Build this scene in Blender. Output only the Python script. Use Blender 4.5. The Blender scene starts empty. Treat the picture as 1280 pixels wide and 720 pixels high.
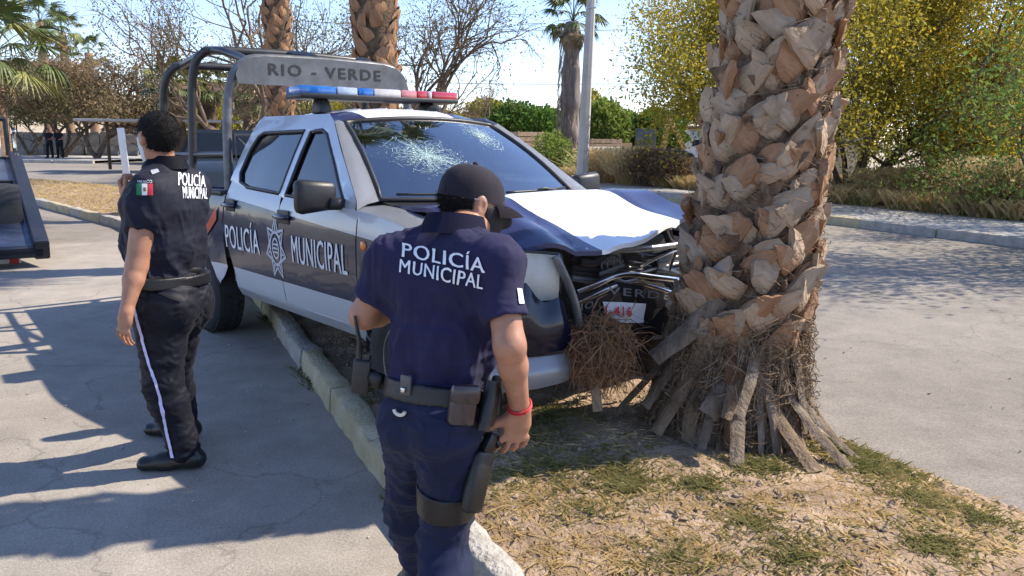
import bpy, bmesh, math, random
import numpy as np
from mathutils import Vector, Matrix, noise
from mathutils.bvhtree import BVHTree
from math import radians as R, sin, cos, pi
SC = bpy.context.scene
COL = SC.collection
random.seed(7); RNG = np.random.default_rng(7)

# ------------------------------------------------------------------ camera
F_PX, PITCH, CAM_H, ROLL = 995.0, R(10.67), 1.55, R(.59)
cd = bpy.data.cameras.new('camera'); cam = bpy.data.objects.new('camera', cd); COL.objects.link(cam)
cd.sensor_width = 36; cd.lens = F_PX / 1280 * 36; cd.clip_start = .05; cd.clip_end = 3000
fw = Vector((0, cos(PITCH), -sin(PITCH))); up0 = Vector((0, sin(PITCH), cos(PITCH))); x0 = Vector((1, 0, 0))
rt = x0 * cos(ROLL) + up0 * sin(ROLL); up = up0 * cos(ROLL) - x0 * sin(ROLL)
cam.matrix_world = Matrix(((rt.x, up.x, -fw.x, 0), (rt.y, up.y, -fw.y, 0), (rt.z, up.z, -fw.z, CAM_H), (0, 0, 0, 1)))
SC.camera = cam

# ------------------------------------------------------------------ sky, sun, exposure
SUN_EL, SUN_AZ = R(45), math.atan2(.963, .27)          # azimuth from +Y towards +X
w = bpy.data.worlds.new('World'); SC.world = w; w.use_nodes = True
nt = w.node_tree; nt.nodes.clear()
sky = nt.nodes.new('ShaderNodeTexSky'); sky.sky_type = 'NISHITA'; sky.sun_disc = False
sky.sun_elevation = SUN_EL; sky.sun_rotation = SUN_AZ; sky.air_density = 1.0; sky.dust_density = .15; sky.ozone_density = 3.5
bg = nt.nodes.new('ShaderNodeBackground'); bg.inputs[1].default_value = .15
wo = nt.nodes.new('ShaderNodeOutputWorld')
tint = nt.nodes.new('ShaderNodeMix'); tint.data_type = 'RGBA'; tint.blend_type = 'MULTIPLY'; tint.inputs[0].default_value = 1; tint.inputs[7].default_value = (1.06, 1.0, 1.10, 1)
nt.links.new(sky.outputs[0], tint.inputs[6]); nt.links.new(tint.outputs[2], bg.inputs[0]); nt.links.new(bg.outputs[0], wo.inputs[0])
sd = bpy.data.lights.new('sun', 'SUN'); sd.energy = 4.8; sd.angle = R(.6); sd.color = (1, .90, .75)
sun = bpy.data.objects.new('sun', sd); COL.objects.link(sun)
SUND = Vector((sin(SUN_AZ) * cos(SUN_EL), cos(SUN_AZ) * cos(SUN_EL), sin(SUN_EL)))
sun.rotation_euler = (-SUND).to_track_quat('-Z', 'Y').to_euler(); sun.location = SUND * 40
SC.view_settings.view_transform = 'Standard'; SC.view_settings.look = 'None'
SC.view_settings.exposure = .8; SC.view_settings.gamma = 1; SC.view_settings.use_curve_mapping = False

# ------------------------------------------------------------------ helpers
def ray(u, v):                                            # photograph pixel -> world direction
    a, b = u - 640, v - 360
    x = (a * cos(ROLL) + b * sin(ROLL)) / F_PX; y = (-a * sin(ROLL) + b * cos(ROLL)) / F_PX
    return Vector((x, cos(PITCH) - y * sin(PITCH), -sin(PITCH) - y * cos(PITCH)))
def G(u, v, z=0.0):
    d = ray(u, v); return Vector((0, 0, CAM_H)) + d * ((z - CAM_H) / d.z)
def AT(u, v, Y):
    d = ray(u, v); return Vector((0, 0, CAM_H)) + d * (Y / d.y)

MATS = {}
def mat(name, col, rough=.6, metal=0.0, var=.12, vscale=6., bump=0.0, bscale=40., coat=0.0, spec=.5, col2=None, trans=0.0, emit=0, alpha=1, sheen=0, stretch=None):
    if name in MATS: return MATS[name]
    m = bpy.data.materials.new(name); m.use_nodes = True; t = m.node_tree; N = t.nodes; L = t.links
    b = N['Principled BSDF']; b.inputs['Roughness'].default_value = rough; b.inputs['Metallic'].default_value = metal
    b.inputs['Specular IOR Level'].default_value = spec; b.inputs['Coat Weight'].default_value = coat; b.inputs['Coat Roughness'].default_value = .06
    if trans: b.inputs['Transmission Weight'].default_value = trans
    if sheen: b.inputs['Sheen Weight'].default_value = sheen; b.inputs['Sheen Roughness'].default_value = .5
    if alpha < 1: b.inputs['Alpha'].default_value = alpha
    c = tuple(col) + (1,)
    if emit: b.inputs['Emission Color'].default_value = c; b.inputs['Emission Strength'].default_value = emit
    tc = N.new('ShaderNodeTexCoord'); src = tc.outputs['Object']
    if stretch:
        mp = N.new('ShaderNodeMapping'); mp.inputs['Scale'].default_value = stretch; L.new(src, mp.inputs[0]); src = mp.outputs[0]
    if var or col2:
        n = N.new('ShaderNodeTexNoise'); n.inputs['Scale'].default_value = vscale; n.inputs['Detail'].default_value = 6; n.inputs['Roughness'].default_value = .62
        L.new(src, n.inputs['Vector'])
        r = N.new('ShaderNodeValToRGB'); L.new(n.outputs['Fac'], r.inputs[0])
        c2 = tuple(col2) if col2 else tuple(min(1, x * (1 + var)) for x in col)
        c1 = tuple(col) if col2 else tuple(x * (1 - var) for x in col)
        r.color_ramp.elements[0].position = .32; r.color_ramp.elements[1].position = .68
        r.color_ramp.elements[0].color = c1 + (1,); r.color_ramp.elements[1].color = c2 + (1,)
        L.new(r.outputs[0], b.inputs['Base Color'])
    else: b.inputs['Base Color'].default_value = c
    if bump:
        n2 = N.new('ShaderNodeTexNoise'); n2.inputs['Scale'].default_value = bscale; n2.inputs['Detail'].default_value = 5; L.new(src, n2.inputs['Vector'])
        bp = N.new('ShaderNodeBump'); bp.inputs['Strength'].default_value = bump; bp.inputs['Distance'].default_value = .02
        L.new(n2.outputs['Fac'], bp.inputs['Height']); L.new(bp.outputs[0], b.inputs['Normal'])
    MATS[name] = m; return m

def leafm(nm, a, b, vs=.9, trn=True):
    m = mat(nm, a, .6, col2=b, vscale=vs, spec=.25)
    t = m.node_tree; N = t.nodes; L = t.links; bs = N['Principled BSDF']; tl = N.new('ShaderNodeBsdfTranslucent'); mx = N.new('ShaderNodeMixShader'); mx.inputs[0].default_value = .48
    for l in list(L):
        if l.to_node == bs and l.to_socket.name == 'Base Color': L.new(l.from_socket, tl.inputs[0])
    L.new(bs.outputs[0], mx.inputs[1]); L.new(tl.outputs[0], mx.inputs[2]); L.new(mx.outputs[0], N['Material Output'].inputs[0]); return m
def tag(o, label=None, cat=None, group=None, kind=None):
    if label: o['label'] = label
    if cat: o['category'] = cat
    if group: o['group'] = group
    if kind: o['kind'] = kind
    return o
def thing(name, label, cat, loc=(0, 0, 0), rot=(0, 0, 0), group=None):
    o = bpy.data.objects.new(name, None); COL.objects.link(o); o.location = loc; o.rotation_euler = rot
    o.empty_display_size = .2
    return tag(o, label, cat, group)
def add(name, me, m=None, parent=None, loc=(0, 0, 0), rot=(0, 0, 0)):
    o = bpy.data.objects.new(name, me); COL.objects.link(o); o.location = loc; o.rotation_euler = rot
    if m is not None:
        me.materials.clear()
        for x in (m if isinstance(m, (list, tuple)) else [m]): me.materials.append(x)
    if parent: o.parent = parent
    return o
def mesh_np(name, V, Fq, smooth=True, sharp=None):
    """V (n,3) array; Fq (m,k) index array, all faces the same size"""
    V = np.asarray(V, np.float32); Fq = np.asarray(Fq, np.int32); k = Fq.shape[1]
    me = bpy.data.meshes.new(name); me.vertices.add(len(V)); me.vertices.foreach_set('co', V.ravel())
    me.loops.add(Fq.size); me.loops.foreach_set('vertex_index', Fq.ravel())
    me.polygons.add(len(Fq)); me.polygons.foreach_set('loop_start', np.arange(0, Fq.size, k, dtype=np.int32))
    me.polygons.foreach_set('loop_total', np.full(len(Fq), k, np.int32))
    me.update(calc_edges=True); me.validate()
    me.polygons.foreach_set('use_smooth', np.full(len(me.polygons), smooth))
    if sharp: me.set_sharp_from_angle(angle=R(sharp))
    return me
def mesh_bm(name, bm, smooth=False, sharp=None, mirror_fix=False):
    if mirror_fix: bmesh.ops.recalc_face_normals(bm, faces=bm.faces[:])
    for f in bm.faces: f.smooth = smooth
    me = bpy.data.meshes.new(name); bm.to_mesh(me); bm.free()
    if smooth and sharp: me.set_sharp_from_angle(angle=R(sharp))
    return me
def box(bm, c, s, rot=None, bevel=0, taper=None):
    g = bmesh.ops.create_cube(bm, size=1.0); vs = g['verts']
    for v in vs:
        v.co.x *= s[0]; v.co.y *= s[1]; v.co.z *= s[2]
        if taper and v.co.z > 0: v.co.x *= taper; v.co.y *= taper
    if bevel:
        es = list({e for v in vs for e in v.link_edges})
        r = bmesh.ops.bevel(bm, geom=es, offset=bevel, segments=2, affect='EDGES', profile=.5); vs = list({v for f in r['faces'] for v in f.verts} | {v for v in vs if v.is_valid})
    M = Matrix.Translation(Vector(c)) @ (rot.to_4x4() if rot is not None else Matrix())
    bmesh.ops.transform(bm, matrix=M, verts=vs); return vs
def tube(bm, pts, rad, seg=10, caps=True, closed=False, flat=1.0):
    pts = [Vector(p) for p in pts]; n = len(pts); rads = rad if isinstance(rad, (list, tuple)) else [rad] * n
    rings = []; prevx = None
    for i, p in enumerate(pts):
        a = pts[(i - 1) % n] if (i or closed) else p; b = pts[(i + 1) % n] if (i < n - 1 or closed) else p
        t = (b - a).normalized() if (b - a).length > 1e-9 else Vector((0, 0, 1))
        if prevx is None:
            ref = Vector((0, 0, 1)) if abs(t.z) < .9 else Vector((1, 0, 0)); x = t.cross(ref).normalized()
        else:
            x = prevx - t * prevx.dot(t); x = x.normalized() if x.length > 1e-6 else t.orthogonal().normalized()
        prevx = x; y = t.cross(x)
        rings.append([bm.verts.new(p + (x * cos(2 * pi * k / seg) + y * sin(2 * pi * k / seg) * flat) * rads[i]) for k in range(seg)])
    for i in range(n if closed else n - 1):
        A, B = rings[i], rings[(i + 1) % n]
        for k in range(seg): bm.faces.new((A[k], A[(k + 1) % seg], B[(k + 1) % seg], B[k]))
    if caps and not closed:
        bm.faces.new(rings[0][::-1]); bm.faces.new(rings[-1])
def lathe(bm, prof, seg=24, axis='y', M=None, closed=False):
    """prof list of (r, t): radius and position along the axis"""
    rings = []
    for r, t in prof:
        ring = []
        for k in range(seg):
            a = 2 * pi * k / seg
            co = Vector((r * cos(a), t, r * sin(a))) if axis == 'y' else Vector((r * cos(a), r * sin(a), t))
            ring.append(bm.verts.new(M @ co if M else co))
        rings.append(ring)
    fs = []
    for i in range(len(rings) - 1):
        for k in range(seg): fs.append(bm.faces.new((rings[i][k], rings[i][(k + 1) % seg], rings[i + 1][(k + 1) % seg], rings[i + 1][k])))
    if not closed: fs.append(bm.faces.new(rings[0][::-1])); fs.append(bm.faces.new(rings[-1]))
    bmesh.ops.recalc_face_normals(bm, faces=fs)
def smoothpts(pts, n=6, closed=False):
    """Catmull-Rom through pts"""
    P = [Vector(p) for p in pts]; out = []; m = len(P)
    for i in range(m if closed else m - 1):
        if closed: p0, p1, p2, p3 = P[(i - 1) % m], P[i], P[(i + 1) % m], P[(i + 2) % m]
        else: p0, p1, p2, p3 = P[max(i - 1, 0)], P[i], P[i + 1], P[min(i + 2, m - 1)]
        for k in range(n):
            t = k / n; out.append(.5 * ((2 * p1) + (p2 - p0) * t + (2 * p0 - 5 * p1 + 4 * p2 - p3) * t * t + (3 * p1 - p0 - 3 * p2 + p3) * t ** 3))
    if not closed: out.append(P[-1])
    return out
def interp(x, xs, ys): return float(np.interp(x, xs, ys))
def nz(x, y=0, z=0, s=1.): return noise.noise((x * s, y * s, z * s))

def text_bm(txt, size, bold=.0, spacing=1.0, xscale=1.0, heavy=.0):
    """text as flat triangulated bmesh, centred on the origin, in XY"""
    cu = bpy.data.curves.new('t', 'FONT'); cu.body = txt; cu.size = size; cu.offset = bold; cu.space_character = spacing
    cu.align_x = 'CENTER'; cu.align_y = 'CENTER'; cu.resolution_u = 3
    ob = bpy.data.objects.new('t', cu); COL.objects.link(ob)
    dg = bpy.context.evaluated_depsgraph_get(); me = bpy.data.meshes.new_from_object(ob.evaluated_get(dg))
    bpy.data.objects.remove(ob); bpy.data.curves.remove(cu)
    bm = bmesh.new(); bm.from_mesh(me); bpy.data.meshes.remove(me)
    for v in bm.verts: v.co.x *= xscale; v.co.z = 0
    bmesh.ops.remove_doubles(bm, verts=bm.verts[:], dist=1e-5)
    bmesh.ops.triangulate(bm, faces=bm.faces[:])
    if heavy:                                            # a second impression beside the first makes the strokes heavier
        d = bmesh.ops.duplicate(bm, geom=bm.verts[:] + bm.edges[:] + bm.faces[:])
        for v in d['geom']:
            if isinstance(v, bmesh.types.BMVert): v.co.x += heavy * size; v.co.z = .0009
    return bm
def gridcut(bm, step, axes=(0, 1)):
    for ax in axes:
        lo = min(v.co[ax] for v in bm.verts); hi = max(v.co[ax] for v in bm.verts); k = math.ceil(lo / step + 1e-6)
        while k * step < hi - 1e-6:
            co = Vector((0, 0, 0)); co[ax] = k * step; no = Vector((0, 0, 0)); no[ax] = 1
            bmesh.ops.bisect_plane(bm, geom=bm.verts[:] + bm.edges[:] + bm.faces[:], plane_co=co, plane_no=no, dist=1e-6); k += 1
def poly_bm(pts, step=.06):
    """filled 2-D outline cut to a grid (list of (a, b)); returns bmesh in XY"""
    bm = bmesh.new(); vs = [bm.verts.new((a, b, 0)) for a, b in pts]; f = bm.faces.new(vs)
    bm.normal_update()
    if f.normal.z < 0: f.normal_flip()
    bmesh.ops.triangulate(bm, faces=[f]); gridcut(bm, step)
    bmesh.ops.dissolve_degenerate(bm, edges=bm.edges[:], dist=1e-5)
    return bm

# naive surface nets: signed distance grid -> quads
def surface_nets(D, org, h):
    nx, ny, nz_ = D.shape; S = D < 0
    cnt = np.zeros((nx - 1, ny - 1, nz_ - 1), np.float32); acc = np.zeros((nx - 1, ny - 1, nz_ - 1, 3), np.float32)
    for ax in range(3):
        sh = [nx, ny, nz_]; sl0 = [slice(None)] * 3; sl1 = [slice(None)] * 3; sl0[ax] = slice(0, -1); sl1[ax] = slice(1, None)
        a = D[tuple(sl0)]; b = D[tuple(sl1)]; cr = (a < 0) != (b < 0)
        t = np.where(cr, a / np.where(cr, a - b, 1), 0).astype(np.float32)
        o1, o2 = [q for q in range(3) if q != ax]
        for i in (0, 1):
            for j in (0, 1):
                s = [slice(None)] * 3
                s[o1] = slice(i, D.shape[o1] - 1 + i); s[o2] = slice(j, D.shape[o2] - 1 + j)
                c = cr[tuple(s)]; tt = t[tuple(s)]
                cnt += c; acc[..., ax] += np.where(c, tt, 0); acc[..., o1] += c * i; acc[..., o2] += c * j
    M = cnt > 0; idx = np.full(cnt.shape, -1, np.int64); idx[M] = np.arange(M.sum())
    ijk = np.argwhere(M); V = (ijk + acc[M] / cnt[M][:, None]) * h + np.asarray(org)
    Fs = []
    for ax in range(3):
        o1, o2 = (ax + 1) % 3, (ax + 2) % 3
        sl0 = [slice(None)] * 3; sl1 = [slice(None)] * 3; sl0[ax] = slice(0, -1); sl1[ax] = slice(1, None)
        a = S[tuple(sl0)]; b = S[tuple(sl1)]
        s = [slice(None)] * 3; s[o1] = slice(1, -1); s[o2] = slice(1, -1)
        a = a[tuple(s)]; b = b[tuple(s)]
        for flip, mk in ((False, a & ~b), (True, ~a & b)):
            P = np.argwhere(mk)
            if not len(P): continue
            P[:, o1] += 1; P[:, o2] += 1
            q = []
            for d1, d2 in ((0, 0), (-1, 0), (-1, -1), (0, -1)):
                Q = P.copy(); Q[:, o1] += d1; Q[:, o2] += d2; q.append(idx[Q[:, 0], Q[:, 1], Q[:, 2]])
            q = np.stack(q, 1)
            Fs.append(q[:, ::-1] if flip else q)
    return V, np.concatenate(Fs)
class SDF:
    """union of elliptical rounded cones on a grid"""
    def __init__(s, lo, hi, h):
        s.lo = np.array(lo, float); s.h = h; s.n = np.ceil((np.array(hi) - s.lo) / h).astype(int) + 1
        s.D = np.full(s.n, 9., np.float32)
    def sub(s, lo, hi):
        a = np.clip(np.floor((np.array(lo) - s.lo) / s.h).astype(int), 0, s.n); b = np.clip(np.ceil((np.array(hi) - s.lo) / s.h).astype(int) + 1, 0, s.n)
        ax = [s.lo[i] + np.arange(a[i], b[i]) * s.h for i in range(3)]
        return tuple(slice(a[i], b[i]) for i in range(3)), np.stack(np.meshgrid(*ax, indexing='ij'), -1)
    def cone(s, A, B, ra, rb, k=.02, side=None, fa=1., fb=None, neg=False, margin=.08):
        """radius ra->rb across the axis; side = direction in which the radius is multiplied by fa->fb"""
        A = np.array(A, float); B = np.array(B, float); fb = fa if fb is None else fb; m = max(ra * max(1, fa), rb * max(1, fb)) + margin
        sl, P = s.sub(np.minimum(A, B) - m, np.maximum(A, B) + m)
        if P.size == 0: return
        d = B - A; L2 = d @ d; t = np.clip(((P - A) @ d) / L2, 0, 1) if L2 > 1e-12 else np.zeros(P.shape[:3])
        Q = P - (A + t[..., None] * d); r = ra + (rb - ra) * t
        if side is None: v = np.sqrt((Q * Q).sum(-1)) - r
        else:
            sd = np.array(side, float); sd -= d * (sd @ d) / max(L2, 1e-12); sd /= np.linalg.norm(sd)
            f = fa + (fb - fa) * t; q = Q @ sd; rest2 = np.maximum((Q * Q).sum(-1) - q * q, 0)
            e = np.sqrt(rest2 + (q / f) ** 2); v = (e - r) * np.where(f < 1, np.maximum(f, .5), 1)
        s.mix(sl, v, k, neg)
    def mix(s, sl, v, k, neg=False):
        D = s.D[sl]
        if neg: s.D[sl] = np.maximum(D, -v); return
        if k > 0:
            hh = np.maximum(k - np.abs(D - v), 0) / k; s.D[sl] = np.minimum(D, v) - hh * hh * k * .25
        else: s.D[sl] = np.minimum(D, v)
    def ell(s, c, rad, M=None, k=.02, neg=False):
        rad = np.array(rad, float); m = rad.max() + .08; c = np.array(c, float); sl, P = s.sub(c - m, c + m)
        if P.size == 0: return
        Q = P - c
        if M is not None: Q = Q @ np.array(M)       # columns of M = axes
        k0 = np.sqrt(((Q / rad) ** 2).sum(-1)); k1 = np.sqrt(((Q / rad ** 2) ** 2).sum(-1))
        s.mix(sl, np.where(k1 > 1e-6, k0 * (k0 - 1) / np.maximum(k1, 1e-6), -rad.min()), k, neg)
    def cut(s, p, n, lo=None, hi=None):
        """remove the side n points to (optionally only inside a box)"""
        if lo is None: lo = s.lo; hi = s.lo + s.n * s.h
        sl, P = s.sub(lo, hi); n = np.array(n, float); n /= np.linalg.norm(n)
        s.D[sl] = np.maximum(s.D[sl], (P - np.array(p)) @ n)
    def mesh(s, name, off=(0, 0, 0), relax=2):
        D = s.D.copy(); D[0] = 9; D[-1] = 9; D[:, 0] = 9; D[:, -1] = 9; D[:, :, 0] = 9; D[:, :, -1] = 9
        V, Fq = surface_nets(D, s.lo, s.h)
        for _ in range(relax):                       # Laplacian relax
            acc = np.zeros_like(V); c = np.zeros(len(V))
            for a, b in ((0, 1), (1, 2), (2, 3), (3, 0)):
                np.add.at(acc, Fq[:, a], V[Fq[:, b]]); np.add.at(c, Fq[:, a], 1); np.add.at(acc, Fq[:, b], V[Fq[:, a]]); np.add.at(c, Fq[:, b], 1)
            V = V * .5 + acc / c[:, None] * .5
        return mesh_np(name, V - np.array(off), Fq)

def leaves_mesh(name, P, size, aspect=.45, droop=None, jit=.4, dirs=None, fold=False):
    """one mesh of many leaf quads (rhombs) at points P"""
    n = len(P); d = RNG.normal(size=(n, 3)) if dirs is None else dirs + RNG.normal(size=(n, 3)) * jit
    if droop: d[:, 2] -= droop
    d /= np.linalg.norm(d, axis=1)[:, None] + 1e-9
    o = RNG.normal(size=(n, 3)); o -= d * (o * d).sum(1)[:, None]; o /= np.linalg.norm(o, axis=1)[:, None] + 1e-9
    L = size * (.6 + .8 * RNG.random(n))[:, None]
    V = np.stack([P, P + d * L * .5 + o * L * aspect * .5, P + d * L, P + d * L * .5 - o * L * aspect * .5], 1).reshape(-1, 3)
    return mesh_np(name, V, np.arange(4 * n).reshape(n, 4), smooth=False)

# road frame: s runs along the street towards the camera, n across it to the right
DV = Vector((.46, -.888, 0)).normalized(); NV = Vector((DV.y * -1, DV.x, 0))
def SN(s, n, z=0): return Vector((DV.x * s + NV.x * n, DV.y * s + NV.y * n, z))

# ================================================================== the setting
S_L = [-60, -40, -30, -20.6, -14.8, -8, -5.5, -3.5, 30]; N_L = [-26, -11, -5, -1.35, .27, 1.25, 1.14, 1.04, 1.04]
S_R = [-60, -40, -30, -26, -20, -15, -8, 8, 30]; N_R = [-22, -8, -1.9, .55, 2.4, 3.3, 3.45, 3.45, 3.45]
def nL(s): return interp(s, S_L, N_L)
def nR(s): return interp(s, S_R, N_R)

def road_material(name='worn_concrete_road', k=1.0):
    m = bpy.data.materials.new(name); m.use_nodes = True; t = m.node_tree; N = t.nodes; L = t.links; b = N['Principled BSDF']
    b.inputs['Roughness'].default_value = .85; b.inputs['Specular IOR Level'].default_value = .25
    tc = N.new('ShaderNodeTexCoord')
    def nzn(scale, det=6, rough=.6):
        n = N.new('ShaderNodeTexNoise'); n.inputs['Scale'].default_value = scale; n.inputs['Detail'].default_value = det; n.inputs['Roughness'].default_value = rough
        L.new(tc.outputs['Object'], n.inputs['Vector']); return n
    def ramp(src, p0, c0, p1, c1):
        r = N.new('ShaderNodeValToRGB'); r.color_ramp.elements[0].position = p0; r.color_ramp.elements[1].position = p1
        r.color_ramp.elements[0].color = c0 + (1,); r.color_ramp.elements[1].color = c1 + (1,); L.new(src, r.inputs[0]); return r
    def mul(a, bb, f=1.):
        x = N.new('ShaderNodeMix'); x.data_type = 'RGBA'; x.blend_type = 'MULTIPLY'; x.inputs[0].default_value = f; L.new(a, x.inputs[6]); L.new(bb, x.inputs[7]); return x.outputs[2]
    big = ramp(nzn(.35, 5).outputs['Fac'], .35, (.245 * k, .218 * k, .185 * k), .7, (.335 * k, .303 * k, .262 * k))
    mid = ramp(nzn(3.2, 8, .7).outputs['Fac'], .3, (.74, .73, .72), .7, (1.06, 1.05, 1.03))
    fine = ramp(nzn(90, 4, .7).outputs['Fac'], .35, (.72, .72, .73), .62, (1.1, 1.1, 1.1))
    # fine cracks
    vo = N.new('ShaderNodeTexVoronoi'); vo.feature = 'DISTANCE_TO_EDGE'; vo.inputs['Scale'].default_value = .42
    wn = nzn(1.3, 5); ad = N.new('ShaderNodeVectorMath'); ad.operation = 'MULTIPLY_ADD'; L.new(wn.outputs['Color'], ad.inputs[0]); ad.inputs[1].default_value = (.9, .9, .9); L.new(tc.outputs['Object'], ad.inputs[2]); L.new(ad.outputs[0], vo.inputs['Vector'])
    cr = ramp(vo.outputs['Distance'], .0, (.5, .5, .5), .006, (1, 1, 1))
    st = ramp(nzn(14, 3, .5).outputs['Fac'], .28, (.72, .7, .68), .36, (1, 1, 1))
    c = mul(mul(mul(mul(big.outputs[0], mid.outputs[0]), fine.outputs[0]), cr.outputs[0], .55), st.outputs[0], .5)
    L.new(c, b.inputs['Base Color'])
    bp = N.new('ShaderNodeBump'); bp.inputs['Strength'].default_value = .5; bp.inputs['Distance'].default_value = .008
    L.new(nzn(120, 3, .7).outputs['Fac'], bp.inputs['Height']); L.new(bp.outputs[0], b.inputs['Normal'])
    return m
M_ROAD = road_material(); M_ROADL = road_material('pale_concrete_road', 1.32)
M_DIRT = mat('dry_soil', (.20, .135, .085), .95, col2=(.45, .335, .23), vscale=5, bump=.9, bscale=55, spec=.1)
M_LOT = mat('dusty_lot_soil', (.36, .29, .20), .95, col2=(.50, .43, .32), vscale=.7, bump=.5, bscale=20, spec=.1)
M_KERB = mat('weathered_kerb_concrete', (.30, .275, .235), .9, col2=(.47, .445, .40), vscale=9, bump=.9, bscale=45, spec=.2)
M_KERBY = mat('faded_yellow_kerb', (.40, .33, .19), .9, col2=(.50, .44, .30), vscale=7, bump=.7, bscale=45, spec=.2)
M_PAVE = mat('pale_pavement_concrete', (.36, .34, .31), .9, col2=(.46, .44, .41), vscale=3, bump=.4, bscale=60, spec=.2)

def sheet(name, pts, z, m, kind='structure', step=None):
    bm = bmesh.new(); f = bm.faces.new([bm.verts.new((p[0], p[1], z)) for p in pts]); bm.normal_update()
    if f.normal.z < 0: f.normal_flip()
    if len(pts) > 4: bmesh.ops.triangulate(bm, faces=[f])
    o = add(name, mesh_bm(name, bm), m); tag(o, kind=kind); return o
sheet('ground', [(-1500, -1500), (1500, -1500), (1500, 1500), (-1500, 1500)], -.03, M_LOT)
sheet('road', [SN(-130, -90), SN(60, -90), SN(60, 12.3), SN(-130, 12.3)], -.004, M_ROAD)
sheet('road', [SN(-13, -60), SN(40, -60), SN(40, 1.3), SN(-6, 1.3), SN(-13, .9)], 0, M_ROADL)

# --- the median: a low bank of soil between two roads
def med_h(s, n):
    a, b = nL(s) + .11, nR(s); t = max(0, min(1, (n - a) / max(.1, b - a)))
    h = .115 + .07 * sin(pi * min(1, t * 1.05)) - .135 * max(0, (t - .72) / .28) ** 1.6
    p = SN(s, n); e = min(1, max(0, min(t, 1 - t) * 6))
    h += e * (.022 * nz(p.x, p.y, 0, 2.1) + .014 * nz(p.x, p.y, 3, 6) )
    return h
def med_z(x, y):
    s = x * DV.x + y * DV.y; n = x * NV.x + y * NV.y
    return med_h(s, n)
V = []; Fq = []; ss = np.concatenate([np.arange(-60, -8, .8), np.arange(-8, -.7, .055), np.arange(-.7, 9, .4)]); NN = 52
for i, s in enumerate(ss):
    for j in range(NN):
        t = j / (NN - 1); n = nL(s) + .10 + (nR(s) + .06 * nz(s, 5, 0, .9) - nL(s) - .10) * t; p = SN(s, n)
        z = med_h(s, n)
        if -8 < s < -.7 and .03 < t < .985: z += .012 * nz(p.x, p.y, 9, 17) + .016 * abs(nz(p.x, p.y, 5, 28))
        V.append((p.x, p.y, z))
for i in range(len(ss) - 1):
    for j in range(NN - 1): a = i * NN + j; Fq.append((a, a + 1, a + NN + 1, a + NN))
Vn = np.array(V); Fn = np.array(Fq)
o = add('median_bank', mesh_np('median_bank', Vn, Fn), M_DIRT); tag(o, kind='structure')

# --- kerb stones
def kerb(name, pts_fn, s0, s1, ln, wid, hgt, m, seed, rough=.012, lenvar=.35, off=0):
    rnd = random.Random(seed); root = bpy.data.objects.new(name, None); COL.objects.link(root); tag(root, kind='structure')
    s = s0
    while s < s1:
        l = ln * (1 + lenvar * (rnd.random() - .5)); e = min(s1, s + l); bm = bmesh.new(); k = max(3, int((e - s) / .07)) if s > -9 and ln < 1.3 else 3
        jx, jz = rnd.uniform(-.012, .012), rnd.uniform(-.012, .008); rows = []
        for i in range(k + 1):
            q = s + .006 + (e - s - .012) * i / k; c = pts_fn(q); tn = (pts_fn(q + .05) - pts_fn(q - .05)).normalized(); nn = Vector((-tn.y, tn.x, 0))
            if nn.dot(NV) < 0: nn = -nn
            endr = .018 if i in (0, k) else 0
            row = []
            for (a, z) in ((0, -.03), (-.002, hgt * .55), (.004 + endr * .4, hgt * .94), (.018, hgt - endr * .6), (wid - .02, hgt - endr * .6 + .004), (wid, hgt * .93), (wid, -.03)):
                w = nz(q, a, z, 4) * rough * 1.2 + nz(q, a, z, 23) * rough * .8 - max(0, nz(q, a, z, 11) - .25) * rough * 4
                row.append(bm.verts.new(c + nn * (a + jx + w) + Vector((0, 0, z + jz + (w * .9 if z > 0 else 0)))))
            rows.append(row)
        for i in range(k):
            for j in range(6): bm.faces.new((rows[i][j], rows[i + 1][j], rows[i + 1][j + 1], rows[i][j + 1]))
        bm.faces.new(rows[0]); bm.faces.new(rows[-1][::-1])
        bmesh.ops.recalc_face_normals(bm, faces=bm.faces[:])
        add('kerb_stone', mesh_bm('kerb_stone', bm, True, 50), m[0] if rnd.random() > m[2] else m[1], root); s = e
    return root
kerb('kerb', lambda s: SN(s, nL(s)), -40, 7, .95, .125, .15, (M_KERB, M_KERBY, .6), 3, rough=.011)
kerb('kerb', lambda s: SN(s, 12.3), -45, 14, 1.6, .16, .16, (M_KERBY, M_KERB, .3), 4, rough=.008)
sheet('pavement', [SN(-60, 12.44), SN(20, 12.44), SN(20, 15.0), SN(-60, 15.0)], .135, M_PAVE)
sheet('vacant_lot', [SN(-75, 15.0), SN(25, 15.0), SN(25, 75), SN(-75, 75)], .125, M_LOT)
# far pavement and ground behind the junction, left
a = G(-40, 203); b = G(112, 206); c = G(165, 199)
bm = bmesh.new(); box(bm, (0, 0, .06), (1, 1, 1))
sheet('pavement', [(-60, 43.6), (-22.2, 42.6), (-21.8, 47), (-18, 49), (-18, 60), (-60, 60)], .14, M_PAVE); bm.free()
bm = bmesh.new()
for i in range(12):
    A = Vector((-22.2 - i * 2.2, 42.6 + i * .06, .07)); box(bm, A + Vector((-1.08, .03, 0)), (2.14, .2, .18), rot=Matrix.Rotation(-.027, 3, 'Z'))
o = add('kerb', mesh_bm('kerb', bm), M_KERB); tag(o, kind='structure')
# bare hillside behind the wall
V = []; Fq = []
for i in range(41):
    for j in range(13):
        x = -95 + i * 2.6; y = 56 + j * 4; t = j / 12
        V.append((x, y, .05 + 6.5 * t ** 1.3 * (1 - .55 * max(0, (x + 30) / 40)) + .5 * nz(x, y, 0, .2) * t))
for i in range(40):
    for j in range(12): a = i * 13 + j; Fq.append((a, a + 13, a + 14, a + 1))
o = add('hillside', mesh_np('hillside', V, Fq), M_LOT); tag(o, kind='structure')

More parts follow.
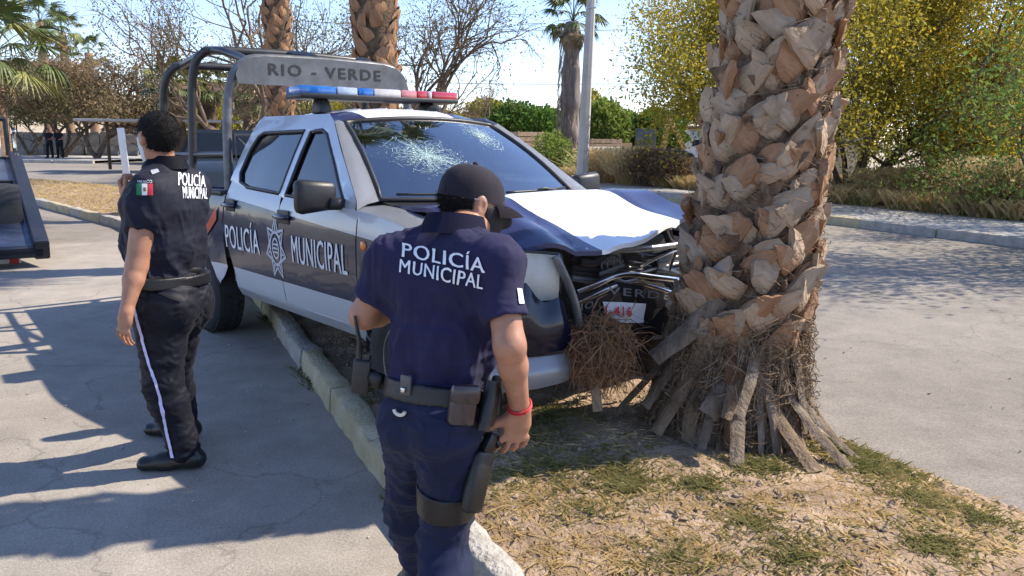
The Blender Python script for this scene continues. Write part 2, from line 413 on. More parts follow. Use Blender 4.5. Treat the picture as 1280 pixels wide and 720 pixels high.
# --- grass, litter and clods on the near median
def blades(name, pts, hgt, m, lean=.5, wid=.004, n=1, label=None, cat=None):
    P = np.repeat(np.asarray(pts, float), n, 0); k = len(P)
    P[:, :2] += RNG.normal(size=(k, 2)) * .018
    a = RNG.random(k) * 2 * pi; h = hgt * (.4 + .9 * RNG.random(k)); ln = lean * (.3 + RNG.random(k))
    d = np.stack([np.cos(a) * ln, np.sin(a) * ln, np.ones(k)], 1); side = np.stack([-np.sin(a), np.cos(a), np.zeros(k)], 1) * wid
    mid = P + d * (h * .55)[:, None]; tip = P + np.stack([np.cos(a) * ln * 1.7, np.sin(a) * ln * 1.7, np.ones(k) * .9], 1) * h[:, None]
    V = np.stack([P - side, P + side, mid + side * .8, tip, mid - side * .8], 1).reshape(-1, 3)
    Fq = np.arange(k * 5).reshape(k, 5)
    o = add(name, mesh_np(name, V, Fq, smooth=False), m); tag(o, label, cat, kind='stuff'); return o
M_GRASS = leafm('median_grass', (.20, .20, .07), (.42, .37, .16), 14)
M_STRAW = leafm('dry_straw', (.55, .42, .20), (.74, .60, .34), 3)
gp, sp = [], []
def patch(u, v, r, n, L):
    c = G(u, v, .16)
    for _ in range(n):
        a = random.random() * 2 * pi; q = r * 1.7 * abs(random.gauss(0, .5)); x, y = c.x + q * cos(a), c.y + q * sin(a) * 1.0
        s = x * DV.x + y * DV.y; nn = x * NV.x + y * NV.y
        if nL(s) + .16 < nn < nR(s) + .05: L.append((x, y, med_z(x, y) - .006))
GSC = 1.6
for u, v, r, n in [(695, 522, .16, 220), (665, 540, .22, 120), (785, 605, .13, 260), (770, 590, .16, 120), (880, 612, .09, 110), (935, 590, .1, 130), (965, 590, .08, 90), (1085, 585, .16, 240), (1060, 560, .2, 260), (1120, 575, .2, 200),
                   (1150, 625, .12, 120), (940, 665, .12, 120), (1000, 705, .14, 130), (1165, 690, .16, 160), (1030, 545, .25, 300), (735, 640, .1, 60), (700, 585, .3, 260), (640, 590, .25, 120), (1230, 650, .2, 150), (840, 700, .16, 90), (460, 480, .3, 120), (560, 470, .5, 160)]:
    patch(u, v, r, int(n * GSC), gp)
for u, v, r, n in [(690, 612, .22, 420), (640, 620, .16, 220), (700, 690, .3, 420), (830, 660, .35, 420), (960, 640, .3, 350), (1080, 650, .35, 420), (1200, 680, .4, 480), (780, 700, .3, 420), (1120, 600, .3, 300), (900, 700, .4, 480), (1060, 710, .3, 300), (780, 560, .4, 220), (680, 560, .3, 220), (1180, 620, .3, 260), (620, 660, .1, 120), (790, 606, .14, 160)]:
    patch(u, v, r * 1.2, int(n * .36), sp)
blades('grass_tufts', gp, .030, M_GRASS, .9, .0017, 3, 'short green grass tufts sprouting from the bare median soil', 'grass')
blades('straw_litter', sp, .022, M_STRAW, 2.2, .0018, 4, 'pale dry straw scattered over the median soil', 'dry grass')
# weeds along the kerb foot on the road side
wp = []
for s in np.arange(-7.5, -1.9, .035):
    if nz(s, 0, 0, 1.7) > .1:
        p = SN(s, nL(s) - abs(random.gauss(0, .02)) - .01); wp.append((p.x, p.y, 0))
blades('kerb_weeds', wp, .045, mat('kerb_weed', (.07, .10, .035), .7, col2=(.2, .19, .09), vscale=12), .8, .003, 5, 'thin weeds growing along the foot of the kerb', 'weeds')
# soil clods and pebbles
def clods(name, n, m, rmin, rmax, label, cat, s0=-5.5, s1=-1.6, road=False):
    base = bmesh.new(); bmesh.ops.create_icosphere(base, subdivisions=1, radius=1); bv = np.array([v.co[:] for v in base.verts]); bf = np.array([[v.index for v in f.verts] for f in base.faces]); base.free()
    V, Fc = [], []
    for i in range(n):
        s = RNG.uniform(s0, s1)
        if road: p = SN(s, RNG.uniform(3.4, 5.6)) if RNG.random() < .6 else SN(s, RNG.uniform(-.5, 1.2)); z = .003
        else: q = RNG.uniform(nL(s) + .2, nR(s)); p = SN(s, q); z = med_z(p.x, p.y)
        if not road and nz(p.x, p.y, 2, 2.6) < RNG.uniform(-.25, .3): continue
        r = rmin + (rmax - rmin) * RNG.random() ** 3
        v = bv * (r * (1 + .35 * RNG.normal(size=(len(bv), 1)))) * np.array([1, 1, .65]); V.append(v + np.array([p.x, p.y, z + r * .25])); Fc.append(bf + len(bv) * (len(V) - 1))
    o = add(name, mesh_np(name, np.concatenate(V), np.concatenate(Fc), False), m); tag(o, label, cat, kind='stuff')
clods('soil_clods', 14000, mat('soil_clod', (.17, .12, .078), .95, col2=(.43, .33, .235), vscale=11, spec=.1), .004, .017, 'crumbly soil clods covering the median', 'soil')
clods('road_grit', 700, mat('grit', (.22, .2, .18), .9, col2=(.5, .48, .45), vscale=20), .002, .009, 'loose grit and pebbles along the road edges', 'gravel', -8, -1.4, True)

# ================================================================== the crashed police pickup
TR_LOC = Vector((.16, 4.36, .06)); TR_ROT = (0, R(-1.5), R(-51.3))
truck = thing('police_pickup', 'navy and silver double cab police pickup crashed head-on into a palm trunk', 'pickup truck', TR_LOC, TR_ROT)
from mathutils import Euler
TR_M = Matrix.Translation(TR_LOC) @ Euler(TR_ROT).to_matrix().to_4x4(); TR_I = TR_M.inverted()
def LX(u, v, x):                       # photograph pixel -> point on the truck's plane x = const
    o = TR_I @ Vector((0, 0, CAM_H)); d = (TR_I.to_3x3() @ ray(u, v)); t = (x - o.x) / d.x; return o + d * t
M_NAVY = mat('navy_truck_paint', (.010, .014, .040), .22, var=.1, vscale=3, coat=.9)
M_SILV = mat('silver_truck_paint', (.50, .52, .55), .3, metal=.25, var=.05, vscale=3, coat=.6)
M_WHITE = mat('white_truck_paint', (.78, .79, .80), .3, var=.04, vscale=3, coat=.5)
M_BLK = mat('black_plastic', (.018, .018, .02), .45, var=.2, vscale=9, bump=.08, bscale=200)
M_RUB = mat('tyre_rubber', (.022, .022, .023), .8, var=.35, vscale=7, bump=.15, bscale=80)
M_STEEL = mat('scuffed_bare_metal', (.42, .42, .43), .35, metal=.85, var=.3, vscale=14, bump=.1, bscale=60)
M_CAGE = mat('black_cage_paint', (.03, .03, .033), .38, var=.4, vscale=9)
M_CAGEG = mat('worn_grey_cage_paint', (.13, .135, .14), .42, metal=.3, var=.35, vscale=11)
M_DARK = mat('dark_interior', (.02, .02, .022), .8, var=.2, vscale=5)
M_LETT = mat('reflective_white_lettering', (.72, .74, .78), .5, var=.06, vscale=30)

def livery(name, white=False):
    m = bpy.data.materials.new(name); m.use_nodes = True; t = m.node_tree; N = t.nodes; L = t.links; b = N['Principled BSDF']
    tc = N.new('ShaderNodeTexCoord'); sx = N.new('ShaderNodeSeparateXYZ'); L.new(tc.outputs['Object'], sx.inputs[0])
    def math_(op, a, bb, c=None):
        q = N.new('ShaderNodeMath'); q.operation = op
        for i, v in enumerate((a, bb, c)):
            if v is None: continue
            if isinstance(v, (int, float)): q.inputs[i].default_value = v
            else: L.new(v, q.inputs[i])
        return q.outputs[0]
    X, Y, Z = sx.outputs[0], sx.outputs[1], sx.outputs[2]
    if not white:       # doors, fenders: navy band between two lines
        up_ = math_('MULTIPLY_ADD', X, -.065, .963); k = math_('MULTIPLY', math_('LESS_THAN', Z, up_), math_('GREATER_THAN', Z, .625))
        ca, cb = (.50, .52, .55), (.010, .014, .040)
    else:               # bonnet and roof: white middle, navy sides
        yy = math_('ADD', Y, math_('MULTIPLY', X, -.10)); a = math_('LESS_THAN', yy, -.27); c = math_('GREATER_THAN', yy, .40); k = math_('ADD', a, c)
        ca, cb = (.80, .81, .82), (.022, .026, .085)
    n = N.new('ShaderNodeTexNoise'); n.inputs['Scale'].default_value = 5; n.inputs['Detail'].default_value = 7; L.new(tc.outputs['Object'], n.inputs['Vector'])
    mx = N.new('ShaderNodeMix'); mx.data_type = 'RGBA'; L.new(k, mx.inputs[0]); mx.inputs[6].default_value = ca + (1,); mx.inputs[7].default_value = cb + (1,)
    # dust, thicker low down the doors
    dst = N.new('ShaderNodeMix'); dst.data_type = 'RGBA'; dst.inputs[7].default_value = (.30, .27, .23, 1); L.new(mx.outputs[2], dst.inputs[6])
    low = math_('MULTIPLY', math_('SUBTRACT', .95, Z), .07); f = math_('MULTIPLY', math_('MAXIMUM', math_('ADD', low, .012), .008), math_('MULTIPLY', n.outputs['Fac'], 1.3)); L.new(f, dst.inputs[0])
    L.new(dst.outputs[2], b.inputs['Base Color']); b.inputs['Coat Weight'].default_value = .45; b.inputs['Specular IOR Level'].default_value = .35; b.inputs['Coat Roughness'].default_value = .06
    rr = math_('MULTIPLY_ADD', n.outputs['Fac'], .25, .2); L.new(rr, b.inputs['Roughness'])
    bp = N.new('ShaderNodeBump'); bp.inputs['Strength'].default_value = .12; bp.inputs['Distance'].default_value = .05
    n3 = N.new('ShaderNodeTexNoise'); n3.inputs['Scale'].default_value = 2.2; L.new(tc.outputs['Object'], n3.inputs['Vector']); L.new(n3.outputs['Fac'], bp.inputs['Height']); L.new(bp.outputs[0], b.inputs['Coat Normal']); L.new(bp.outputs[0], b.inputs['Normal'])
    return m
M_LIV = livery('door_livery_paint'); M_HOOD = livery('bonnet_livery_paint', True)
def glass(name, tint, gloss=.04, rough=.02):
    m = bpy.data.materials.new(name); m.use_nodes = True; t = m.node_tree; N = t.nodes; L = t.links; N.remove(N['Principled BSDF'])
    tr = N.new('ShaderNodeBsdfTransparent'); tr.inputs[0].default_value = tint + (1,); gl = N.new('ShaderNodeBsdfGlossy'); gl.inputs['Roughness'].default_value = rough; gl.inputs[0].default_value = (1, 1, 1, 1)
    fr = N.new('ShaderNodeFresnel'); fr.inputs[0].default_value = 1.55; mx = N.new('ShaderNodeMixShader')
    ml = N.new('ShaderNodeMath'); ml.operation = 'MULTIPLY_ADD'; ml.inputs[1].default_value = 1.0; ml.inputs[2].default_value = gloss; L.new(fr.outputs[0], ml.inputs[0])
    L.new(ml.outputs[0], mx.inputs[0]); L.new(tr.outputs[0], mx.inputs[1]); L.new(gl.outputs[0], mx.inputs[2]); L.new(mx.outputs[0], N['Material Output'].inputs[0]); return m
M_WS = glass('windscreen_glass', (.50, .66, .63), .22); M_SG = glass('tinted_side_glass', (.10, .12, .13), .06)

ZK = [.40, .50, .65, .85, 1.00, 1.09, 1.15, 1.20, 1.27, 1.42, 1.60, 1.68]; YK = [.80, .868, .892, .905, .90, .885, .862, .835, .805, .735, .640, .585]
_zf = np.linspace(.38, 1.70, 200); _yf = np.interp(_zf, ZK, YK); _yf = np.convolve(np.pad(_yf, 4, mode='edge'), np.ones(9) / 9, 'valid')
def ys(x, z):
    y = interp(z, _zf, _yf)
    for cx, cz in ((0, .40), (-3.085, .40)):
        r = math.hypot(x - cx, z - cz)
        if z < .95: y += .028 * math.exp(-((r - .44) / .07) ** 2)
    if x > .15: y -= .17 * ((x - .15) / .65) ** 2.2
    if x < -2.5: y += 0 if z < 1.1 else 0
    return y
def side_panel(name, outline, s, m, off=0, thick=.014, step=.075, parent=None, wob=.0015):
    bm = poly_bm(outline, step)
    for v in bm.verts:
        x, z = v.co.x, v.co.y; v.co = Vector((x, s * (ys(x, z) + off + wob * nz(x, z, 0, 4)), z))
    if thick: bmesh.ops.solidify(bm, geom=bm.faces[:], thickness=thick)
    bmesh.ops.recalc_face_normals(bm, faces=bm.faces[:])
    if thick:   # keep the thickness inwards
        pass
    return add(name, mesh_bm(name, bm, True, 32), m, parent or truck)
def arc(cx, cz, r, a0, a1, n=10): return [(cx + r * cos(R(a0 + (a1 - a0) * i / n)), cz + r * sin(R(a0 + (a1 - a0) * i / n))) for i in range(n + 1)]
def rim_tube(name, outline, s, m, off=.004, rad=.011, parent=None):
    P = [Vector((x, s * (ys(x, z) + off), z)) for x, z in outline]; Q = []
    for i, p in enumerate(P):
        q = P[(i + 1) % len(P)]
        for k in range(3): a = p.lerp(q, k / 3); Q.append(Vector((a.x, s * (ys(a.x, a.z) + off), a.z)))
    bm = bmesh.new(); tube(bm, Q, rad, 6, closed=True); return add(name, mesh_bm(name, bm, True), m, parent or truck)

A_TOP = (-1.17, 1.605)
fglass = [(-.60, 1.135), (-1.42, 1.165), (-1.42, 1.555), (-1.27, 1.56), (-1.17, 1.53), (-.95, 1.385), (-.72, 1.215)]
rglass = [(-1.52, 1.172), (-2.10, 1.195), (-2.27, 1.225), (-2.33, 1.29), (-2.31, 1.46), (-2.27, 1.54), (-2.20, 1.565), (-1.52, 1.562)]
for s in (-1, 1):
    # lower doors
    fd = side_panel('front_door', [(-.425, .50), (-.425, 1.09), (-.47, 1.125), (-.58, 1.125), (-1.425, 1.155), (-1.445, 1.10), (-1.445, .50)], s, M_LIV)
    rd = side_panel('rear_door', [(-1.455, .50), (-1.455, 1.10), (-1.475, 1.158), (-2.10, 1.183), (-2.30, 1.21), (-2.43, 1.24), (-2.43, 1.0)] + arc(-3.085, .40, .80, 38, 14, 6) + [(-2.33, .50)], s, M_LIV)
    for dd, hx, hz in ((fd, -1.36, 1.035), (rd, -2.30, 1.065)):
        bm = bmesh.new(); yy = s * (ys(hx, hz) + .004); box(bm, (hx, yy, hz), (.17, .012, .085), bevel=.005)
        add('handle_recess', mesh_bm('handle_recess', bm, True, 40), M_BLK, dd)
        bm = bmesh.new(); tube(bm, smoothpts([(hx - .085, yy, hz), (hx - .06, yy + s * .035, hz + .003), (hx + .05, yy + s * .035, hz + .003), (hx + .085, yy, hz)], 4), .013, 8, flat=1.2)
        add('handle', mesh_bm('handle', bm, True), M_NAVY, dd)
    # window frames and glass
    for dd, gl, nm in ((fd, fglass, 'front'), (rd, rglass, 'rear')):
        gp_ = side_panel('window_pane', gl, s, M_SG, -.016, 0, parent=dd); rim_tube('window_seal', gl, s, M_BLK, -.004, .012, parent=dd)
    # pillars and rail (silver)
    side_panel('windscreen_pillar', [(-.47, 1.128), (-.58, 1.128), (-.60, 1.14), (-.72, 1.22), (-.95, 1.39), (-1.17, 1.535), (-1.27, 1.565), (-1.27, 1.655), (-1.16, 1.612), (-.80, 1.375), (-.49, 1.165)], s, M_SILV)
    side_panel('roof_rail', [(-1.272, 1.565), (-1.42, 1.56), (-1.52, 1.567), (-2.20, 1.57), (-2.27, 1.545), (-2.44, 1.545), (-2.42, 1.66), (-2.36, 1.685), (-1.272, 1.66)], s, M_SILV)
    side_panel('centre_pillar', [(-1.425, 1.158), (-1.515, 1.163), (-1.515, 1.562), (-1.425, 1.556)], s, M_SILV, .001)
    side_panel('rear_pillar', [(-2.105, 1.186), (-2.30, 1.213), (-2.475, 1.243), (-2.44, 1.54), (-2.275, 1.54), (-2.315, 1.46), (-2.335, 1.29), (-2.275, 1.22)], s, M_SILV)
    # sill
    side_panel('sill', [(-.40, .425), (-.40, .492), (-2.33, .492), (-2.36, .425)], s, M_SILV, .004)
    # front fender
    side_panel('front_fender', arc(0, .40, .40, 170, 18, 14) + [(.46, .55), (.60, .80), (.52, .86), (.45, .93), (.40, 1.005), (.2, 1.045), (-.10, 1.085), (-.30, 1.11), (-.46, 1.12), (-.412, 1.08), (-.412, .48)], s, M_LIV, wob=.004)
    # flank of the bed
    side_panel('bed_side', [(-2.455, .62), (-2.455, 1.135), (-4.36, 1.135), (-4.36, .58), (-3.62, .50)] + arc(-3.085, .40, .42, 14, 166, 14)[0:0] + [(-3.085 + .43 * cos(R(a)), .40 + .43 * sin(R(a))) for a in range(166, 9, -12)] + [(-2.62, .50)], s, M_LIV)
    # wheels
    for wx, wz in ((0, .37), (-3.085, .385)):
        wh = bpy.data.objects.new('wheel', None)
        wm = None
        bm = bmesh.new(); w2 = .115
        prof = [(.205, -w2 + .01), (.23, -w2 - .004), (.29, -w2 - .008), (.335, -w2 + .006), (.355, -w2 + .03), (.363, -.05), (.363, .05), (.355, w2 - .03), (.335, w2 - .006), (.29, w2 + .008), (.23, w2 + .004), (.205, w2 - .01)]
        lathe(bm, prof, 40)
        for k in range(40):                       # tread blocks
            a = 2 * pi * k / 40
            for j, yy in enumerate((-.078, -.03, .03, .078)):
                M3 = Matrix.Rotation(-(a + (j % 2) * pi / 40), 3, 'Y'); box(bm, M3 @ Vector((.364, yy, 0)), (.012, .034, .036), rot=M3)
        cx, cy, cz = wx, s * .775, wz
        tz = add('wheel', mesh_bm('tyre', bm, True, 40), M_RUB, truck, (cx, cy, cz), (0, .4, 0))
        bm = bmesh.new(); o_ = s * .06
        lathe(bm, [(.21, o_ + s * .045), (.20, o_ + s * .05), (.19, o_), (.15, o_ - s * .01), (.12, o_ + s * .02), (.06, o_ + s * .035), (.001, o_ + s * .035)], 32)
        add('rim', mesh_bm('rim', bm, True, 35), mat('wheel_rim_silver', (.45, .46, .47), .4, metal=.6, var=.25, vscale=12), tz)
        for k in range(6):
            a = k * pi / 3; bm = bmesh.new(); lathe(bm, [(.03, o_ - s * .02), (.03, o_ + s * .017)], 12, M=Matrix.Translation((.135 * cos(a), 0, .135 * sin(a)))); add('rim_hole', mesh_bm('rim_hole', bm, True, 40), M_BLK, tz)
        bm = bmesh.new(); lathe(bm, [(.045, o_ + s * .03), (.04, o_ + s * .06), (.001, o_ + s * .065)], 16); add('hub_cap', mesh_bm('hub_cap', bm, True, 40), M_BLK, tz)
        # arch liner
        bm = bmesh.new(); rings = []
        for yy in (s * .50, s * .872):
            rings.append([bm.verts.new((wx + .405 * cos(R(a)), yy, .40 + .405 * sin(R(a)))) for a in range(-5, 186, 10)])
        for i in range(len(rings[0]) - 1): bm.faces.new((rings[0][i], rings[0][i + 1], rings[1][i + 1], rings[1][i]))
        bm.faces.new(rings[0])
        add('arch_liner', mesh_bm('arch_liner', bm, False), M_DARK, truck)
    # mirror
    mx_, my_, mz_ = -.66, s * 1.0, 1.19
    bm = bmesh.new(); vs = box(bm, (0, 0, 0), (.11, .235, .185), bevel=.035)
    for v in bm.verts: v.co.x += -.25 * abs(v.co.y) * (1 if v.co.x > 0 else .2); v.co.z *= 1 - .18 * (s * v.co.y < 0)
    mr = add('door_mirror', mesh_bm('door_mirror', bm, True, 60), M_BLK, truck, (mx_, my_, mz_))
    bm = bmesh.new(); box(bm, (-.052, 0, 0), (.006, .19, .14), bevel=.002); add('mirror_glass', mesh_bm('mirror_glass', bm), M_STEEL, mr)
    bm = bmesh.new(); tube(bm, [(.03, -s * .06, -.04), (.02, -s * .20, -.05)], [.035, .03], 8); add('mirror_arm', mesh_bm('mirror_arm', bm, True), M_BLK, mr)
    # side indicator
    bm = bmesh.new(); bmesh.ops.create_uvsphere(bm, u_segments=12, v_segments=8, radius=1)
    for v in bm.verts: v.co = Vector((v.co.x * .03, v.co.y * .012, v.co.z * .027))
    add('side_indicator', mesh_bm('side_indicator', bm, True), mat('amber_lens', (.75, .22, .03), .2, var=.1, coat=.8), truck, (-.335, s * (ys(-.335, .945) + .003), .945))
# lettering on the doors
def side_text(txt, s, xc, zc, w_, h_, bold=.03):
    bm = text_bm(txt, 1, 0, 1.08, heavy=.04); xs = [v.co.x for v in bm.verts]; yy = [v.co.y for v in bm.verts]
    sx_ = w_ / (max(xs) - min(xs)); sz = h_ / (max(yy) - min(yy)); cx = (max(xs) + min(xs)) / 2; cy = (max(yy) + min(yy)) / 2
    for v in bm.verts: v.co.x = (v.co.x - cx) * sx_; v.co.y = (v.co.y - cy) * sz
    gridcut(bm, .06)
    for v in bm.verts:
        x = xc + v.co.x * (-s); z = zc + v.co.y; v.co = Vector((x, s * (ys(x, z) + .0045 + v.co.z), z))
    bmesh.ops.recalc_face_normals(bm, faces=bm.faces[:])
    return tag(add('door_lettering', mesh_bm('door_lettering', bm), M_LETT, truck), kind='stuff')
def flat_ring(bm, pts, wid):
    n = len(pts); I = []
    for i, p in enumerate(pts):
        c = Vector((0, 0)); d = Vector(p); I.append(d * (1 - wid / d.length))
    a = [bm.verts.new((p[0], p[1], 0)) for p in pts]; b = [bm.verts.new((p.x, p.y, 0)) for p in I]
    for i in range(n): bm.faces.new((a[i], a[(i + 1) % n], b[(i + 1) % n], b[i]))
for s in (-1, 1):
    side_text('POLICÍA', s, -2.08 if s < 0 else -.88, .865 if s < 0 else .86, .64, .205); side_text('MUNICIPAL', s, -.88 if s < 0 else -2.05, .85, .72, .165)
    bm = bmesh.new()
    star = []
    for i in range(14):
        a = pi / 2 + i * pi / 7; r = .20 if i % 2 == 0 else .125; star.append((r * cos(a) * .82, r * sin(a) * 1.05))
    flat_ring(bm, star, .022); flat_ring(bm, [(.095 * cos(a), .115 * sin(a)) for a in np.linspace(0, 2 * pi, 24)[:-1]], .02)
    flat_ring(bm, [(.055 * cos(a), .07 * sin(a)) for a in np.linspace(0, 2 * pi, 20)[:-1]], .014)
    for i in range(7):
        a = pi / 2 + i * 2 * pi / 7; d = Vector((cos(a) * .82, sin(a) * 1.05)); q = Vector((-d.y, d.x)) * .014
        bm.faces.new([bm.verts.new((p.x, p.y, 0)) for p in (d * .10 + q, d * .17, d * .10 - q)])
    for k in range(3):
        box_ = [(-.035, -.03 + k * .025), (.035, -.03 + k * .025), (.035, -.018 + k * .025), (-.035, -.018 + k * .025)]; bm.faces.new([bm.verts.new((x, y, 0)) for x, y in box_])
    bmesh.ops.triangulate(bm, faces=bm.faces[:]); gridcut(bm, .06)
    for v in bm.verts: x = -1.49 - v.co.x * s; z = .83 + v.co.y; v.co = Vector((x, s * (ys(x, z) + .0042), z))
    bmesh.ops.recalc_face_normals(bm, faces=bm.faces[:])
    add('star_badge', mesh_bm('star_badge', bm), mat('badge_grey', (.50, .53, .57), .5, var=.25, vscale=40), truck)

# roof
def roof_z(x, y):
    t = abs(y) / .62; z = 1.712 - .045 * t ** 2 - .045 * t ** 6
    z -= .075 * max(0, (x + 1.45) / .30) ** 1.8 if x > -1.45 else 0
    z -= .05 * max(0, (-2.3 - x) / .15) ** 2 if x < -2.3 else 0
    return z
bm = poly_bm([(-1.155, -.56), (-1.11, -.3), (-1.10, 0), (-1.11, .3), (-1.155, .56), (-1.28, .605), (-2.36, .60), (-2.43, .56), (-2.44, 0), (-2.43, -.56), (-2.36, -.60), (-1.28, -.605)], .08)
for v in bm.verts: v.co.z = roof_z(v.co.x, v.co.y)
bmesh.ops.solidify(bm, geom=bm.faces[:], thickness=.015); bmesh.ops.recalc_face_normals(bm, faces=bm.faces[:])
add('roof', mesh_bm('roof', bm, True, 40), M_HOOD, truck)
for y in (-.30, -.1, .1, .30):
    bm = bmesh.new(); tube(bm, [(x, y, roof_z(x, y) + .002) for x in np.linspace(-1.45, -2.3, 8)], [.004] + [.009] * 6 + [.004], 6); add('roof_rib', mesh_bm('roof_rib', bm, True), M_WHITE, truck)
# windscreen
def ws(a, b):      # a -1..1 across, b 0..1 up
    bot = Vector((-.335 - .16 * a * a, .70 * a, 1.155 + .012 * a * a)); top = Vector((-1.10 - .065 * a * a, .552 * a, 1.635 - .03 * a * a))
    p = bot.lerp(top, b); bul = sin(pi * b) * .03; return p + Vector((bul * .55, 0, bul * .75))
bm = bmesh.new(); gr = [[bm.verts.new(ws(-1 + 2 * i / 24, j / 12)) for j in range(13)] for i in range(25)]
for i in range(24):
    for j in range(12): bm.faces.new((gr[i][j], gr[i + 1][j], gr[i + 1][j + 1], gr[i][j + 1]))
wsc = add('windscreen', mesh_bm('windscreen', bm, True), M_WS, truck)
for s in (-1, 1):      # pillar faces between the screen and the doors, fender tops beside the bonnet
    bm = bmesh.new(); rows = []
    fr_ = [(-.455, 1.12), (-.49, 1.165), (-.645, 1.27), (-.80, 1.375), (-.98, 1.495), (-1.16, 1.612)]
    for i, (x, z) in enumerate(fr_):
        b_ = max(0, (i - .6) / (len(fr_) - 1.6)); p = Vector((x, s * (ys(x, z) - .004), z)); q = ws(s * 1.0, min(1, b_)) + Vector((0, 0, -.004))
        mid = p.lerp(q, .45) + Vector((.018, s * .012, .010)); rows.append([bm.verts.new(v) for v in (p, mid, q)])
    for i in range(len(rows) - 1):
        for k in range(2): bm.faces.new((rows[i][k], rows[i + 1][k], rows[i + 1][k + 1], rows[i][k + 1]))
    bmesh.ops.solidify(bm, geom=bm.faces[:], thickness=.006); bmesh.ops.recalc_face_normals(bm, faces=bm.faces[:])
    add('pillar_face', mesh_bm('pillar_face', bm, True, 50), M_SILV, truck)
    bm = bmesh.new(); rows = []
    for x, z in [(-.46, 1.12), (-.30, 1.11), (-.10, 1.085), (.05, 1.067), (.2, 1.045), (.3, 1.027), (.40, 1.005)]:
        y = ys(x, z); rows.append([bm.verts.new(v) for v in ((x, s * (y - .004), z - .002), (x, s * (y - .05), z + .016), (x, s * .70, z + .020), (x, s * .665, z - .015))])
    for i in range(len(rows) - 1):
        for k in range(3): bm.faces.new((rows[i][k], rows[i + 1][k], rows[i + 1][k + 1], rows[i][k + 1]))
    bmesh.ops.solidify(bm, geom=bm.faces[:], thickness=.006); bmesh.ops.recalc_face_normals(bm, faces=bm.faces[:])
    add('fender_top', mesh_bm('fender_top', bm, True, 40), M_SILV, truck)
edge = [ws(a, 0) for a in np.linspace(-1, 1, 17)] + [ws(1, b) for b in np.linspace(.1, 1, 8)] + [ws(a, 1) for a in np.linspace(.9, -1, 16)] + [ws(-1, b) for b in np.linspace(.9, .1, 8)]
bm = bmesh.new(); tube(bm, edge, .016, 6, closed=True); add('windscreen_seal', mesh_bm('windscreen_seal', bm, True), M_BLK, wsc)
# cracked areas: webs of fine white ribbons on the outside of the glass
M_CRACK = mat('shattered_glass', (.50, .66, .63), .25, var=.2, vscale=60)
def wsn(a, b):
    e = .01; return ((ws(a + e, b) - ws(a - e, b)).cross(ws(a, b + e) - ws(a, b - e))).normalized()
def ribbon(bm, pts, wd):
    pr_ = None
    for i in range(len(pts) - 1):
        p, q = ws(*pts[i]), ws(*pts[i + 1]); n = wsn(*pts[i]); t = (q - p)
        if t.length < 1e-6: continue
        sd_ = t.cross(n).normalized() * wd; o2 = n * .004
        bm.faces.new([bm.verts.new(x) for x in (p - sd_ + o2, p + sd_ + o2, q + sd_ * .8 + o2, q - sd_ * .8 + o2)])
rc = random.Random(5)
for (ca, cb, ra, rb, nr, rot) in ((-.44, .47, .46, .28, 80, -.25), (.50, .74, .26, .24, 46, -.35)):
    bm = bmesh.new(); cen = (ca, cb)
    angs = sorted(rc.uniform(0, 2 * pi) for _ in range(nr)); lens = [rc.uniform(.25, .8) * (1.4 if rc.random() < .15 else 1) for _ in angs]
    def pt(r, a):
        x, y = r * cos(a) * ra, r * sin(a) * rb; return (max(-.99, min(.99, ca + x * cos(rot) - y * sin(rot) * .9)), max(.02, min(.97, cb + y * cos(rot) + x * sin(rot))))
    for a, l in zip(angs, lens):
        k = 9; ribbon(bm, [pt(.05 + l * i / k, a + rc.gauss(0, .05) * (i > 0)) for i in range(k + 1)], rc.uniform(.0003, .0008))
    for r in [.06, .1, .14, .19, .24, .30, .36, .43, .50, .58, .66, .75, .85]:
        pts = []
        for i in range(len(angs) + 1):
            a = angs[i % len(angs)]; 
            if rc.random() < .28 + r * .35:
                if len(pts) > 1: ribbon(bm, pts, rc.uniform(.0004, .0009))
                pts = []
            pts.append(pt(r * rc.uniform(.92, 1.08), a))
        if len(pts) > 1: ribbon(bm, pts, .001)
    # crushed core: small shards
    for _ in range(int(nr * 16)):
        r = abs(rc.gauss(0, .42)); a = rc.uniform(0, 2 * pi); p0 = pt(r, a); p = ws(*p0); n = wsn(*p0); d1 = Vector((rc.gauss(0, 1), rc.gauss(0, 1), rc.gauss(0, 1))); d1 = (d1 - n * d1.dot(n)).normalized(); d2 = n.cross(d1)
        sz = rc.uniform(.0012, .0045); bm.faces.new([bm.verts.new(p + n * rc.uniform(.003, .007) + q * sz) for q in (d1, d2 * .7, -d1 * .6, -d2 * .5)])
    add('crack_web', mesh_bm('crack_web', bm), M_CRACK, wsc)
# cowl and wipers
bm = bmesh.new(); g1 = []
for a in np.linspace(-1, 1, 17):
    p = ws(a, 0); g1.append((bm.verts.new(p + Vector((.005, 0, -.012))), bm.verts.new(p + Vector((.10, 0, -.028)))))
for i in range(16): bm.faces.new((g1[i][0], g1[i + 1][0], g1[i + 1][1], g1[i][1]))
add('cowl', mesh_bm('cowl', bm, True), M_BLK, truck)
for ya, yb in ((-.62, -.05), (.05, .62)):
    P = [ws(a, .03) + wsn(a, .03) * .018 for a in np.linspace(ya / .7, yb / .7, 8)]
    bm = bmesh.new(); tube(bm, P, .008, 6); wp_ = add('wiper', mesh_bm('wiper', bm, True), M_BLK, truck)
    bm = bmesh.new(); tube(bm, [ws(yb / .7, -.05) + Vector((.03, 0, .015)), P[4] + Vector((.01, 0, .012)), P[3]], [.012, .008, .006], 6); add('wiper_arm', mesh_bm('wiper_arm', bm, True), M_BLK, wp_)
